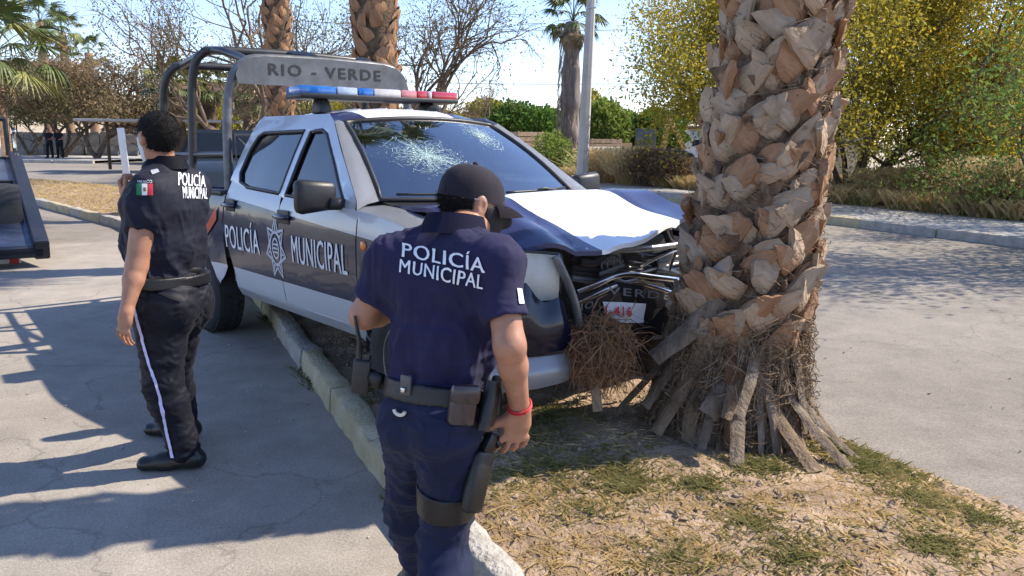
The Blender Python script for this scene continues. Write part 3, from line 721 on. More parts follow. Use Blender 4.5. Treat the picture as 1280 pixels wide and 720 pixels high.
# bonnet, buckled and pushed back
def hood_z(x, y):
    z = 1.148 - .02 * (y / .7) ** 2
    t = (x + .33) / .95
    z += .060 * math.exp(-((t - .42 - .12 * y) / .16) ** 2) * (1 - .35 * abs(y))                 # buckled ridge
    if t > .4: z -= .27 * (t - .4) ** 1.15
    z += .13 * max(0, y) * t                                                      # lifted on the far side
    z -= .07 * max(0, (-y - .40) / .25) ** 1.5 * max(0, min(1, (t - .15) * 2))                       # near edge bent down
    z += .02 * sin(9 * x + 5 * y) * max(0, t - .45) + .012 * sin(17 * y + 4 * x) * max(0, t - .3)
    z += .05 * max(0, .25 - t) * max(0, -y - .35)          # rear corner sprung open
    z -= .014 * math.exp(-((y + .27 + .1 * x) / .03) ** 2) * (t > .1)               # creases along the swage lines
    z -= .010 * math.exp(-((y - .40) / .03) ** 2) * (t > .1)
    return z
bm = poly_bm([(-.42, -.665), (-.29, -.35), (-.245, 0), (-.29, .35), (-.42, .665), (-.1, .70), (.30, .70), (.46, .68), (.56, .58), (.63, .40), (.66, .25), (.69, .02), (.705, -.168), (.655, -.327), (.60, -.43), (.55, -.535), (.42, -.665), (.15, -.70), (-.15, -.70)], .045)
for v in bm.verts: v.co.z = hood_z(v.co.x, v.co.y)
bmesh.ops.solidify(bm, geom=bm.faces[:], thickness=.022); bmesh.ops.recalc_face_normals(bm, faces=bm.faces[:])
add('bonnet', mesh_bm('bonnet', bm, True, 45), M_HOOD, truck)
# dark mass under the bonnet, radiator support, chassis, floor, cab back
bm = bmesh.new(); box(bm, (.02, 0, .76), (.72, 1.16, .5), bevel=.03); add('engine_bay', mesh_bm('engine_bay', bm), M_DARK, truck)
for s in (-1, 1):
    bm = bmesh.new(); box(bm, (-1.9, s * .42, .50), (4.6, .09, .13), bevel=.01); add('chassis_rail', mesh_bm('chassis_rail', bm), M_DARK, truck)
bm = bmesh.new(); box(bm, (-1.42, 0, .50), (2.06, 1.66, .09), bevel=.02); add('cab_floor', mesh_bm('cab_floor', bm), M_DARK, truck)
for wx in (0, -3.085):
    bm = bmesh.new(); tube(bm, [(wx, -.72, .38), (wx, .72, .38)], .05, 10); add('axle', mesh_bm('axle', bm, True), M_DARK, truck)
bm = bmesh.new(); tube(bm, [(-1.5, -.3, .42), (-2.4, -.35, .40), (-2.8, -.55, .45), (-3.6, -.6, .45), (-4.4, -.6, .42)], .035, 8); add('exhaust', mesh_bm('exhaust', bm, True), M_STEEL, truck)
bk = [(-.84, .55), (.84, .55), (.86, 1.1), (.80, 1.25), (.56, 1.67), (-.56, 1.67), (-.80, 1.25), (-.86, 1.1)]
def xpoly(name, pts, x, m, th=.02, parent=None):
    bm = bmesh.new(); f = bm.faces.new([bm.verts.new((x, y, z)) for y, z in pts]); r = bmesh.ops.extrude_face_region(bm, geom=[f])
    for v in r['geom']:
        if isinstance(v, bmesh.types.BMVert): v.co.x -= th
    bmesh.ops.recalc_face_normals(bm, faces=bm.faces[:]); return add(name, mesh_bm(name, bm), m, parent or truck)
# rear wall of the cab as a frame round its window
rw = [(-.60, 1.22), (.60, 1.22), (.50, 1.56), (-.50, 1.56)]
bk2 = [(-.86, 1.15), (.86, 1.15), (.56, 1.67), (-.56, 1.67)]
bm = bmesh.new(); A = [bm.verts.new((-2.445, y, z)) for y, z in bk2]; B = [bm.verts.new((-2.445, y, z)) for y, z in rw]
for i in range(4): bm.faces.new((A[i], A[(i + 1) % 4], B[(i + 1) % 4], B[i]))
C_ = [bm.verts.new((-2.445, y, .5)) for y in (-.84, .84)]; bm.faces.new((C_[0], C_[1], A[1], A[0]))
bmesh.ops.solidify(bm, geom=bm.faces[:], thickness=.02); bmesh.ops.recalc_face_normals(bm, faces=bm.faces[:])
cb_ = add('cab_rear_wall', mesh_bm('cab_rear_wall', bm), M_SILV, truck)
xpoly('rear_window_pane', [(-.60, 1.22), (.60, 1.22), (.50, 1.56), (-.50, 1.56)], -2.447, M_SG, .006, cb_)
# interior
bm = bmesh.new(); box(bm, (-.58, 0, 1.02), (.36, 1.5, .22), bevel=.06); add('dashboard', mesh_bm('dashboard', bm, True, 50), mat('dashboard_plastic', (.05, .05, .052), .7), truck)
for y in (-.36, .36):
    bm = bmesh.new(); box(bm, (-1.28, y, .80), (.5, .5, .2), bevel=.06); box(bm, (-1.52, y, 1.12), (.16, .48, .56), rot=Matrix.Rotation(-.2, 3, 'Y'), bevel=.06); box(bm, (-1.60, y, 1.46), (.1, .27, .17), bevel=.04)
    add('front_seat', mesh_bm('front_seat', bm, True, 50), mat('seat_cloth', (.06, .06, .065), .9, bump=.2, bscale=120), truck)
bm = bmesh.new(); box(bm, (-2.05, 0, .82), (.5, 1.35, .2), bevel=.06); box(bm, (-2.32, 0, 1.12), (.14, 1.35, .5), rot=Matrix.Rotation(-.15, 3, 'Y'), bevel=.05); add('rear_seat', mesh_bm('rear_seat', bm, True, 50), MATS['seat_cloth'], truck)
bm = bmesh.new(); M4 = Matrix.Translation((-.86, .37, 1.10)) @ Matrix.Rotation(-.5, 4, 'Y'); tube(bm, [M4 @ Vector((0, .19 * cos(a), .19 * sin(a))) for a in np.linspace(0, 2 * pi, 25)[:-1]], .016, 6, closed=True); tube(bm, [M4 @ Vector((0, -.18, 0)), M4 @ Vector((0, .18, 0))], .02, 6); add('steering_wheel', mesh_bm('steering_wheel', bm, True), M_BLK, truck)
# bed
bm = bmesh.new(); box(bm, (-3.41, 0, .66), (1.86, 1.5, .05)); box(bm, (-2.50, 0, .87), (.05, 1.6, .46)); box(bm, (-4.34, 0, .86), (.06, 1.62, .54), bevel=.01); add('bed_tub', mesh_bm('bed_tub', bm), M_NAVY, truck)
for s in (-1, 1):
    bm = bmesh.new(); box(bm, (-3.41, s * .79, .88), (1.86, .05, .45)); add('bed_inner_wall', mesh_bm('bed_inner_wall', bm), M_NAVY, truck)
    bm = bmesh.new(); box(bm, (-3.41, s * .835, 1.145), (1.88, .13, .03), bevel=.01); add('bed_rail', mesh_bm('bed_rail', bm, True, 40), M_BLK, truck)
    bm = bmesh.new(); box(bm, (-4.375, s * .80, .88), (.03, .12, .34), bevel=.01); add('tail_lamp', mesh_bm('tail_lamp', bm, True, 40), mat('red_lens', (.5, .02, .02), .25, coat=.6), truck)
bm = bmesh.new(); box(bm, (-4.45, 0, .52), (.12, 1.7, .16), bevel=.03); add('rear_bumper', mesh_bm('rear_bumper', bm, True, 40), M_STEEL, truck)
for s in (-1, 1):       # red and white triangular decal on the bed flank
    bm = poly_bm([(-2.56, .95), (-2.56, 1.05), (-2.82, .87), (-2.82, .80)], .06)
    for v in bm.verts: x, z = v.co.x, v.co.y; v.co = Vector((x, s * (ys(x, z) + .01), z))
    add('red_decal', mesh_bm('red_decal', bm), mat('red_orange_decal', (.55, .06, .02), .4), truck)
# roll cage with its name plate
def ctube(name, pts, r=.034, m=None, n=5):
    bm = bmesh.new(); tube(bm, smoothpts(pts, n), r, 10); return add(name, mesh_bm(name, bm, True, 60), m or M_CAGE, truck)
ZC = 2.215
for x, zt in ((-3.42, ZC + .02), (-4.22, ZC - .03)):
    ctube('cage_hoop', [(x, -.80, .70), (x + .01, -.79, 1.3), (x + .05, -.775, 1.85), (x + .10, -.755, zt - .13), (x + .15, -.70, zt - .03), (x + .18, -.60, zt), (x + .19, 0, zt + .01), (x + .18, .60, zt), (x + .15, .70, zt - .03), (x + .10, .755, zt - .13), (x + .05, .775, 1.85), (x + .01, .79, 1.3), (x, .80, .70)])
ctube('cage_front_hoop', [(-2.60, -.80, .70), (-2.60, -.79, 1.2), (-2.60, -.765, 1.75), (-2.58, -.715, 1.98), (-2.57, -.62, 2.09), (-2.57, -.45, 2.12), (-2.57, 0, 2.125), (-2.57, .45, 2.12), (-2.57, .62, 2.09), (-2.58, .715, 1.98), (-2.60, .765, 1.75), (-2.60, .79, 1.2), (-2.60, .80, .70)], .034, M_CAGEG)
for s in (-1, 1):
    ctube('cage_rail', [(-4.04, s * .64, ZC - .035), (-3.24, s * .64, ZC + .015), (-2.9, s * .585, 2.17), (-2.57, s * .60, 2.09)], .032)
    ctube('cage_brace', [(-4.2, s * .78, 1.42), (-3.40, s * .78, 1.42), (-2.60, s * .775, 1.42)], .022)
ctube('cage_rail', [(-3.20, 0, ZC + .03), (-2.85, 0, 2.2), (-2.57, 0, 2.12)], .028)
bm = bmesh.new()        # plate with rounded shoulders
pl = [(-.70, 1.925), (.70, 1.925), (.715, 1.99), (.69, 2.05), (.62, 2.105), (.5, 2.13), (0, 2.14), (-.5, 2.13), (-.62, 2.105), (-.69, 2.05), (-.715, 1.99)]
f = bm.faces.new([bm.verts.new((-2.53, y, z)) for y, z in pl]); r = bmesh.ops.extrude_face_region(bm, geom=[f])
for v in r['geom']:
    if isinstance(v, bmesh.types.BMVert): v.co.x += .008
bmesh.ops.recalc_face_normals(bm, faces=bm.faces[:])
npl = add('name_plate', mesh_bm('name_plate', bm), mat('grey_plate_paint', (.115, .12, .128), .45, metal=.35, var=.25, vscale=10), truck)
def stencil(txt, y0, y1, zc, h_, x, m, parent, bold=.02, flipy=1):
    bm = text_bm(txt, 1, bold, 1.25); xs = [v.co.x for v in bm.verts]; yy = [v.co.y for v in bm.verts]; cx = (max(xs) + min(xs)) / 2; cy = (max(yy) + min(yy)) / 2
    sx_ = abs(y1 - y0) / (max(xs) - min(xs)); sz = h_ / (max(yy) - min(yy))
    for v in bm.verts: a, b_ = (v.co.x - cx) * sx_, (v.co.y - cy) * sz; v.co = Vector((x, (y0 + y1) / 2 + a, zc + b_))
    return tag(add('lettering', mesh_bm('lettering', bm), m, parent), kind='stuff')
M_STEN = mat('stencil_black', (.012, .012, .014), .6)
stencil('RIO - VERDE', -.47, .47, 2.04, .085, -2.519, M_STEN, npl)
# diamond mesh guard behind the cab
bm = bmesh.new()
for k in range(-16, 17):
    for d in (-1, 1):
        y0_, z0_ = k * .085, 1.16; P = []
        for t in np.linspace(0, 1, 2):
            pass
        ya, yb = y0_, y0_ + d * .40
        if min(ya, yb) < -.74 or max(ya, yb) > .74: continue
        tube(bm, [(-2.55, ya, 1.16), (-2.55, yb, 1.56)], .0035, 4)
tag(add('mesh_guard', mesh_bm('mesh_guard', bm), M_CAGEG, truck), kind='stuff')
bm = bmesh.new(); tube(bm, [(-2.55, -.74, 1.16), (-2.55, -.74, 1.56), (-2.55, .74, 1.56), (-2.55, .74, 1.16)], .012, 6, closed=True); add('mesh_guard_frame', mesh_bm('mesh_guard_frame', bm, True), M_CAGEG, truck)
# light bar
lb = bpy.data.objects.new('light_bar', None)
bm = bmesh.new(); box(bm, (0, 0, 0), (.26, 1.24, .03), bevel=.008)
lb = add('light_bar', mesh_bm('light_bar', bm, True, 40), M_BLK, truck, (-1.77, .0, 1.795))
def lens_mat(nm, c): return mat(nm, c, .12, var=.15, vscale=25, coat=.9, trans=.25)
for y0, y1, nm in ((-.62, -.36, 'lens_blue'), (-.355, -.20, 'lens_white_blue'), (-.195, -.08, 'lens_blue'), (-.075, .14, 'lens_clear'), (.145, .27, 'lens_red_pale'), (.275, .36, 'lens_red'), (.365, .40, 'lens_clear'), (.405, .62, 'lens_red')):
    c = dict(lens_blue=(.02, .16, .55), lens_white_blue=(.45, .55, .72), lens_clear=(.68, .66, .66), lens_red=(.62, .04, .07), lens_red_pale=(.72, .28, .28))[nm]
    bm = bmesh.new(); box(bm, (0, (y0 + y1) / 2, .036), (.235, y1 - y0, .06), bevel=.014); add('lamp_lens', mesh_bm('lamp_lens', bm, True, 40), lens_mat(nm, c), lb)
for y in (-.42, .42):
    bm = bmesh.new(); box(bm, (0, y, -.06), (.16, .10, .10), bevel=.02, taper=.7); add('bar_foot', mesh_bm('bar_foot', bm, True, 40), M_BLK, lb)
bm = bmesh.new(); lathe(bm, [(.06, 0), (.055, .05), (.03, .07), (.001, .07)], 16, 'z'); add('siren_horn', mesh_bm('siren_horn', bm, True, 40), M_BLK, truck, (-1.60, .38, 1.685))

# ---- smashed front
PLANX = [(.40, -.875), (.52, -.862), (.62, -.82), (.70, -.745), (.735, -.65), (.75, -.56), (.755, -.50), (.745, -.455)]
def loft(name, zlo, zhi, m, lean=0, pts=PLANX, jag=0, seed=1, parent=None):
    P = smoothpts([(x, y, 0) for x, y in pts], 5); bm = bmesh.new(); R_ = random.Random(seed); rows = []; n = len(P)
    for i, p in enumerate(P):
        a = zlo(i / (n - 1)); b = zhi(i / (n - 1)) + (R_.uniform(-jag, jag)); c = Vector((0, 0, 0)); row = []
        for k in range(9):
            t = k / 8; z = a + (b - a) * t; nrm = Vector((p.x - .1, p.y + .2, 0)).normalized()
            row.append(bm.verts.new(Vector((p.x, p.y, z)) + nrm * (.03 * sin(pi * t) - .02 * t + .004 * nz(p.x * 3, p.y * 3, z * 4))))
        rows.append(row)
    for i in range(n - 1):
        for k in range(8): bm.faces.new((rows[i][k], rows[i + 1][k], rows[i + 1][k + 1], rows[i][k + 1]))
    bmesh.ops.solidify(bm, geom=bm.faces[:], thickness=.008); bmesh.ops.recalc_face_normals(bm, faces=bm.faces[:])
    return add(name, mesh_bm(name, bm, True, 40), m, parent or truck)
bc = loft('bumper_corner', lambda t: .535, lambda t: .735 + .12 * math.exp(-((t - .50) / .09) ** 2) + .02 * sin(9 * t) + .04 * t - .09 * max(0, (t - .75) / .25) ** 1.5, M_NAVY, jag=.002)
loft('bumper_valance', lambda t: .36 + .03 * t, lambda t: .53 - .02 * t, M_SILV, jag=0)
# headlamp: pale cracked lens on the near corner
hl = loft('headlamp', lambda t: .75, lambda t: .985 - .03 * t, mat('clouded_headlamp_lens', (.82, .78, .66), .4, var=.2, vscale=14, coat=.15, col2=(.92, .90, .82)), pts=[(.40, -.84), (.50, -.76), (.58, -.67), (.64, -.57), (.665, -.50), (.67, -.455)])
bm = bmesh.new(); tube(bm, smoothpts([(.40, -.85, .99), (.50, -.77, .99), (.58, -.68, .985), (.64, -.58, .975), (.675, -.50, .965), (.69, -.455, .95), (.69, -.45, .85), (.675, -.455, .78)], 4), .007, 6); add('lamp_seal', mesh_bm('lamp_seal', bm, True), M_BLK, hl)
bm = bmesh.new(); tube(bm, smoothpts([(.69, -.49, .955), (.715, -.465, .88), (.725, -.43, .80), (.735, -.40, .70), (.73, -.365, .56)], 4), .013, 8, flat=2.2); add('guard_upright', mesh_bm('guard_upright', bm, True), mat('grey_guard_paint', (.16, .165, .17), .4, metal=.5, var=.3, vscale=14), truck)
# radiator support, grille bars kinked by the blow, guard plate
bm = bmesh.new(); box(bm, (.43, 0, .74), (.06, 1.15, .44)); add('radiator', mesh_bm('radiator', bm), mat('radiator_black', (.012, .012, .013), .6, bump=.5, bscale=150, stretch=(1, 1, 12)), truck)
def pbar(name, pxs, x, r, m, flat=1., xs=None, sm=4):
    P = [LX(u, v, (xs[i] if xs else x)) for i, (u, v) in enumerate(pxs)]
    bm = bmesh.new(); tube(bm, smoothpts(P, sm) if sm else P, r, 8, flat=flat); return add(name, mesh_bm(name, bm, True, 50), m, truck)
M_CHR = mat('bent_chrome', (.62, .63, .65), .16, metal=1, var=.1, vscale=20)
M_GRB = mat('grille_black', (.02, .02, .022), .3, var=.2, coat=.5)
pbar('guard_top_tube', [(731, 314), (770, 313), (815, 310), (853, 305)], .645, .016, M_STEEL)
pbar('grille_bar', [(720, 366), (745, 356), (768, 346), (790, 343), (815, 346), (848, 350)], 0, .016, M_CHR, xs=(.70, .68, .63, .62, .63, .64))
pbar('grille_bar', [(722, 379), (748, 367), (770, 357), (795, 354), (822, 360), (846, 368)], 0, .012, M_CHR, xs=(.70, .68, .63, .61, .62, .63))
for k, (v0, v1, v2) in enumerate(((322, 320, 316), (333, 338, 326), (347, 342, 332), (341, 352, 338))):
    pbar('grille_slat', [(714, v0), (738, v0 + 3), (765, v1 + 1), (790, v1 - 3), (818, v2 + 4), (850, v2 - 6 + k)], .57, .011, M_GRB if k != 2 else M_CAGEG, flat=1.4)
pbar('torn_trim', [(722, 318), (745, 316), (768, 317), (775, 320)], .60, .007, M_STEEL, sm=2)
pbar('torn_trim', [(800, 334), (822, 322), (848, 312)], .62, .008, M_CHR, sm=2)
pbar('torn_trim', [(795, 343), (820, 335), (848, 329)], .60, .008, M_STEEL, sm=2)
for k in range(26):
    rr_ = random.Random(k + 90); u0 = rr_.uniform(716, 835); v0 = rr_.uniform(318, 372); u1 = u0 + rr_.uniform(12, 46); v1 = v0 + rr_.uniform(-14, 12)
    pbar('torn_trim', [(u0, v0), ((u0 + u1) / 2, (v0 + v1) / 2 + rr_.uniform(-7, 7)), (u1, v1)], rr_.uniform(.52, .63), rr_.uniform(.003, .008), rr_.choice([M_GRB, M_GRB, M_GRB, M_GRB, M_CAGEG, M_CAGEG, M_STEEL]), flat=rr_.uniform(1.5, 4), sm=0)
# oval emblem of the grille, dulled
bm = bmesh.new(); c = LX(763, 331, .60)
for rx, rz, oy, oz in ((.062, .042, 0, 0), (.022, .040, 0, 0), (.045, .014, 0, .018)):
    tube(bm, [c + Vector((.0, rx * cos(a) + oy, rz * sin(a) + oz)) for a in np.linspace(0, 2 * pi, 25)[:-1]], .005, 6, closed=True)
add('grille_emblem', mesh_bm('grille_emblem', bm, True), M_CAGEG, truck)
# guard plate with stencilled name, licence plate
Q = [LX(u, v, x) for u, v, x in ((706, 372, .71), (735, 366, .69), (768, 352, .63), (800, 356, .63), (850, 372, .66), (850, 418, .66), (790, 420, .64), (720, 428, .68))]
bm = bmesh.new(); f = bm.faces.new([bm.verts.new(q) for q in Q]); bmesh.ops.triangulate(bm, faces=[f]); r = bmesh.ops.solidify(bm, geom=bm.faces[:], thickness=.01); bmesh.ops.recalc_face_normals(bm, faces=bm.faces[:])
gpl = add('guard_plate', mesh_bm('guard_plate', bm), M_GRB, truck)
def decal_text(txt, px0, px1, v0, v1, hpx, x, m, parent, bold=.01, sp=1.2):
    """text between two photo points on the plane x"""
    a, b = LX(*px0, x), LX(*px1, x); hh = (LX(px0[0], px0[1], x) - LX(px0[0], px0[1] - hpx, x)).length
    bm = text_bm(txt, 1, bold, sp); xs = [v.co.x for v in bm.verts]; yy = [v.co.y for v in bm.verts]; x0_, x1_ = min(xs), max(xs); y0_, y1_ = min(yy), max(yy)
    for v in bm.verts:
        t = (v.co.x - x0_) / (x1_ - x0_); v.co = a.lerp(b, t) + Vector((0, 0, (v.co.y - y0_) / (y1_ - y0_) * hh))
    return tag(add('lettering', mesh_bm('lettering', bm), m, parent), kind='stuff')
decal_text('RIO', (716, 392), (742, 384), 0, 0, 9, .725, M_CAGEG, gpl); decal_text('VERDE', (760, 368), (838, 375), 0, 0, 10, .675, mat('dull_grey_letter', (.2, .2, .21), .5), gpl)
q = [LX(*p, .70) for p in ((752, 377), (804, 379), (803, 403), (756, 405))]
bm = bmesh.new(); f = bm.faces.new([bm.verts.new(p) for p in q]); bmesh.ops.subdivide_edges(bm, edges=bm.edges[:], cuts=3, use_grid_fill=True)
for v in bm.verts: v.co.x += .01 * sin(v.co.y * 20) + .006 * sin(v.co.z * 40)
bmesh.ops.solidify(bm, geom=bm.faces[:], thickness=.003); bmesh.ops.recalc_face_normals(bm, faces=bm.faces[:])
lp = add('licence_plate', mesh_bm('licence_plate', bm, True, 50), mat('plate_white', (.72, .72, .74), .4, var=.08, vscale=20), truck)
decal_text('1-416', (757, 395), (790, 396), 0, 0, 13, .718, mat('plate_red', (.55, .03, .05), .5), lp, .02, 1.1)
# far corner of the front: crushed sheet metal round the trunk
bm = poly_bm([(.42, .60), (.46, .95), (.80, .92), (.82, .62)], .05)
for v in bm.verts: y, z = v.co.x, v.co.y; v.co = Vector((.46 + .05 * nz(y, z, 0, 7), y, z + .03 * nz(y, z, 4, 8)))
bmesh.ops.solidify(bm, geom=bm.faces[:], thickness=.006)
add('crushed_front_corner', mesh_bm('crushed_front_corner', bm, True, 35), M_NAVY, truck)
P = [(.62, .34, 1.02), (.60, .42, .90), (.58, .38, .78), (.60, .43, .66), (.58, .36, .54)]
bm = bmesh.new(); tube(bm, P, .03, 8, flat=.5); add('bent_upright', mesh_bm('bent_upright', bm, True, 40), M_CHR, truck)

# ================================================================== people
M_SKIN = mat('brown_skin', (.36, .175, .105), .5, var=.14, vscale=22, bump=.06, bscale=260)
M_HAIR = mat('black_hair', (.008, .0072, .007), .75, var=.4, vscale=60, bump=.5, bscale=220, spec=.2)
def cloth(name, c, rough=.85, spec=.25, bump=.12, sheen=.03): return mat(name, c, rough, var=.22, vscale=9, bump=bump, bscale=420, spec=spec, sheen=sheen)
M_SHA = cloth('navy_polo_cloth', (.017, .0155, .050)); M_TRA = cloth('navy_trouser_cloth', (.008, .013, .040), .8)
M_SHB = cloth('black_navy_shirt_cloth', (.006, .007, .018), .7); M_TRB = cloth('black_trouser_cloth', (.0042, .005, .011), .62, .25)
M_LEA = mat('black_leather', (.007, .007, .008), .45, var=.3, vscale=18, bump=.1, bscale=120)
M_BOOT = mat('scuffed_boot_leather', (.012, .011, .011), .35, var=.4, vscale=18, bump=.1, bscale=90)
def vv(a): return np.array(a, float)
def nrm(a): a = vv(a); return a / np.linalg.norm(a)
def head_prims(S, c, f, u, infl=0, k=.03, face=True, neck=None):
    c, f, u = vv(c), nrm(f), vv(u); u = nrm(u - f * (u @ f)); r = np.cross(f, u); M = np.stack([r, f, u], 1)
    S.ell(c + u * .025 - f * .012, (.077 + infl, .095 + infl, .087 + infl), M, 0)
    S.ell(c - u * .03 + f * .018, (.063 + infl, .072 + infl, .088 + infl), M, k)
    S.ell(c - u * .085 + f * .045, (.038 + infl, .036 + infl, .03 + infl), M, k)
    if face:
        S.cone(c + f * .085 + u * .012, c + f * .110 - u * .026, .010, .015, .012)
        for s in (-1, 1):
            S.ell(c + f * .082 + u * .022 + r * s * .032, (.016, .012, .010), M, .01, neg=True)
            S.ell(c + f * .070 + u * .022 + r * s * .032, (.013, .013, .012), M, .002)
            S.ell(c + r * s * .079 - f * .004 - u * .005, (.010, .021, .033), M, .006)
            S.ell(c + r * s * .088 + f * .002 - u * .004, (.006, .010, .018), M, .0, neg=True)
        S.cone(c + f * .082 - u * .058 - r * .02, c + f * .082 - u * .058 + r * .02, .009, .009, .01)
def hand(S, w, d, n, t, curl=.35, k=.006, spread=1.0, closed=False):
    w, d, n = vv(w), nrm(d), vv(n); n = nrm(n - d * (n @ d)); t = vv(t); t = nrm(t - d * (t @ d) - n * (t @ n))
    S.cone(w, w + d * .04, .024, .022, .02, side=t, fa=1.15, fb=1.5)
    S.cone(w + d * .03, w + d * .085, .0155, .0145, .018, side=t, fa=2.0, fb=2.75)
    for off, L, rr in ((.030, .072, .0084), (.010, .080, .0088), (-.011, .074, .0084), (-.030, .058, .0074)):
        p = w + d * (.088 - .12 * abs(off - .008)) + t * off * spread; a = curl * .5; dd = nrm(d + t * off * 1.6 * (spread - .6))
        for seg, fr in ((0, .45), (1, .32), (2, .23)):
            a += curl * (.5 if seg == 0 else 1.0); q = p + (dd * cos(a) + n * sin(a)) * L * fr
            S.cone(p, q, rr * (1 - .08 * seg), rr * (.92 - .08 * seg), k); p = q
    p = w + d * .022 + t * .024
    for L, x, y, z, rr in ((.042, .55, .75, .35, .0125), (.032, .8, .4, .4, .0105), (.026, .9, .1, .35, .0095)):
        q = p + nrm(d * x + t * y + n * z) * L; S.cone(p, q, rr, rr * .92, .012); p = q
def displace(me, fn):
    n = len(me.vertices); co = np.empty(n * 3, np.float32); me.vertices.foreach_get('co', co); co = co.reshape(-1, 3)
    no = np.empty(n * 3, np.float32); me.vertex_normals.foreach_get('vector', no); no = no.reshape(-1, 3)
    d = np.array([fn(Vector(p), Vector(q)) for p, q in zip(co, no)], np.float32); co = co + no * d[:, None]
    me.vertices.foreach_set('co', co.ravel()); me.update()
def fold(p, sc, amp, seed=0):
    q = Vector((p.x * sc[0] + seed, p.y * sc[1], p.z * sc[2])); w_ = noise.noise(q * .5) * 1.3
    return amp * (1 - 2 * abs(noise.noise(q + Vector((w_, w_, w_)))) - .55)
def bvh_of(o): 
    me = o.data; mw = Matrix.Translation(o.parent.location) if o.parent else Matrix()
    return BVHTree.FromPolygons([mw @ v.co for v in me.vertices], [p.vertices[:] for p in me.polygons])
def cast(bv, u, v, off=.0):
    o = Vector((0, 0, CAM_H)); d = ray(u, v).normalized(); h = bv.ray_cast(o, d)
    if h[0] is None: return None, None
    n = h[1] if h[1].dot(d) < 0 else -h[1]; return h[0] + n * off, n
def quad_px(a, b, Q): tl, tr, br, bl = [Vector(q) for q in Q]; return tl.lerp(tr, a).lerp(bl.lerp(br, a), 1 - b)
def wrap_text(txt, Q, bv, m, root, bold=.03, step=.10, name='lettering', off=.004, sp=1.0):
    bm = text_bm(txt, 1, 0, sp + .06, heavy=.035 if bold else 0); xs = [v.co.x for v in bm.verts]; yy = [v.co.y for v in bm.verts]; x0_, x1_, y0_, y1_ = min(xs), max(xs), min(yy), max(yy)
    gridcut(bm, step)
    for v in bm.verts:
        p = quad_px((v.co.x - x0_) / (x1_ - x0_), (v.co.y - y0_) / (y1_ - y0_), Q); h, n = cast(bv, p.x, p.y, off + v.co.z)
        v.co = (h - root.location) if h else Vector((0, 0, -50))
    bmesh.ops.delete(bm, geom=[v for v in bm.verts if v.co.z < -20], context='VERTS')
    return tag(add(name, mesh_bm(name, bm, True), m, root), kind='stuff')
def wrap_patch(name, poly, bv, m, root, off=.004, n=6, th=0):
    """poly = photo quad, laid on the surface"""
    bm = bmesh.new(); g = []
    for i in range(n + 1):
        row = []
        for j in range(n + 1):
            p = quad_px(i / n, j / n, poly); h, nn = cast(bv, p.x, p.y, off); row.append(bm.verts.new((h - root.location) if h else Vector((0, 0, -50))))
        g.append(row)
    for i in range(n):
        for j in range(n):
            f = (g[i][j], g[i + 1][j], g[i + 1][j + 1], g[i][j + 1])
            if all(v.co.z > -20 for v in f): bm.faces.new(f)
    bmesh.ops.delete(bm, geom=[v for v in bm.verts if not v.link_faces], context='VERTS')
    return add(name, mesh_bm(name, bm, True), m, root)
def shoe(S, an, toe_dir, L=.27, zg=0.0):
    a = vv(an); d = vv([toe_dir[0], toe_dir[1], 0]); d = nrm(d); b = vv([a[0], a[1], zg])
    S.cone(b - d * .055 + [0, 0, .05], b + d * .10 + [0, 0, .045], .042, .040, .02); S.cone(b + d * .08 + [0, 0, .040], b + d * (L - .085) + [0, 0, .034], .040, .034, .03, side=np.cross(d, [0, 0, 1]), fa=1.1, fb=1.2)
    S.cone(b - d * .03 + [0, 0, .06], a + [0, 0, .06], .045, .05, .03)
    lo = b - .3; lo[2] = zg - .2; hi = b + .35; hi[2] = zg + .3; S.cut(b + [0, 0, .004], (0, 0, -1), lo, hi)

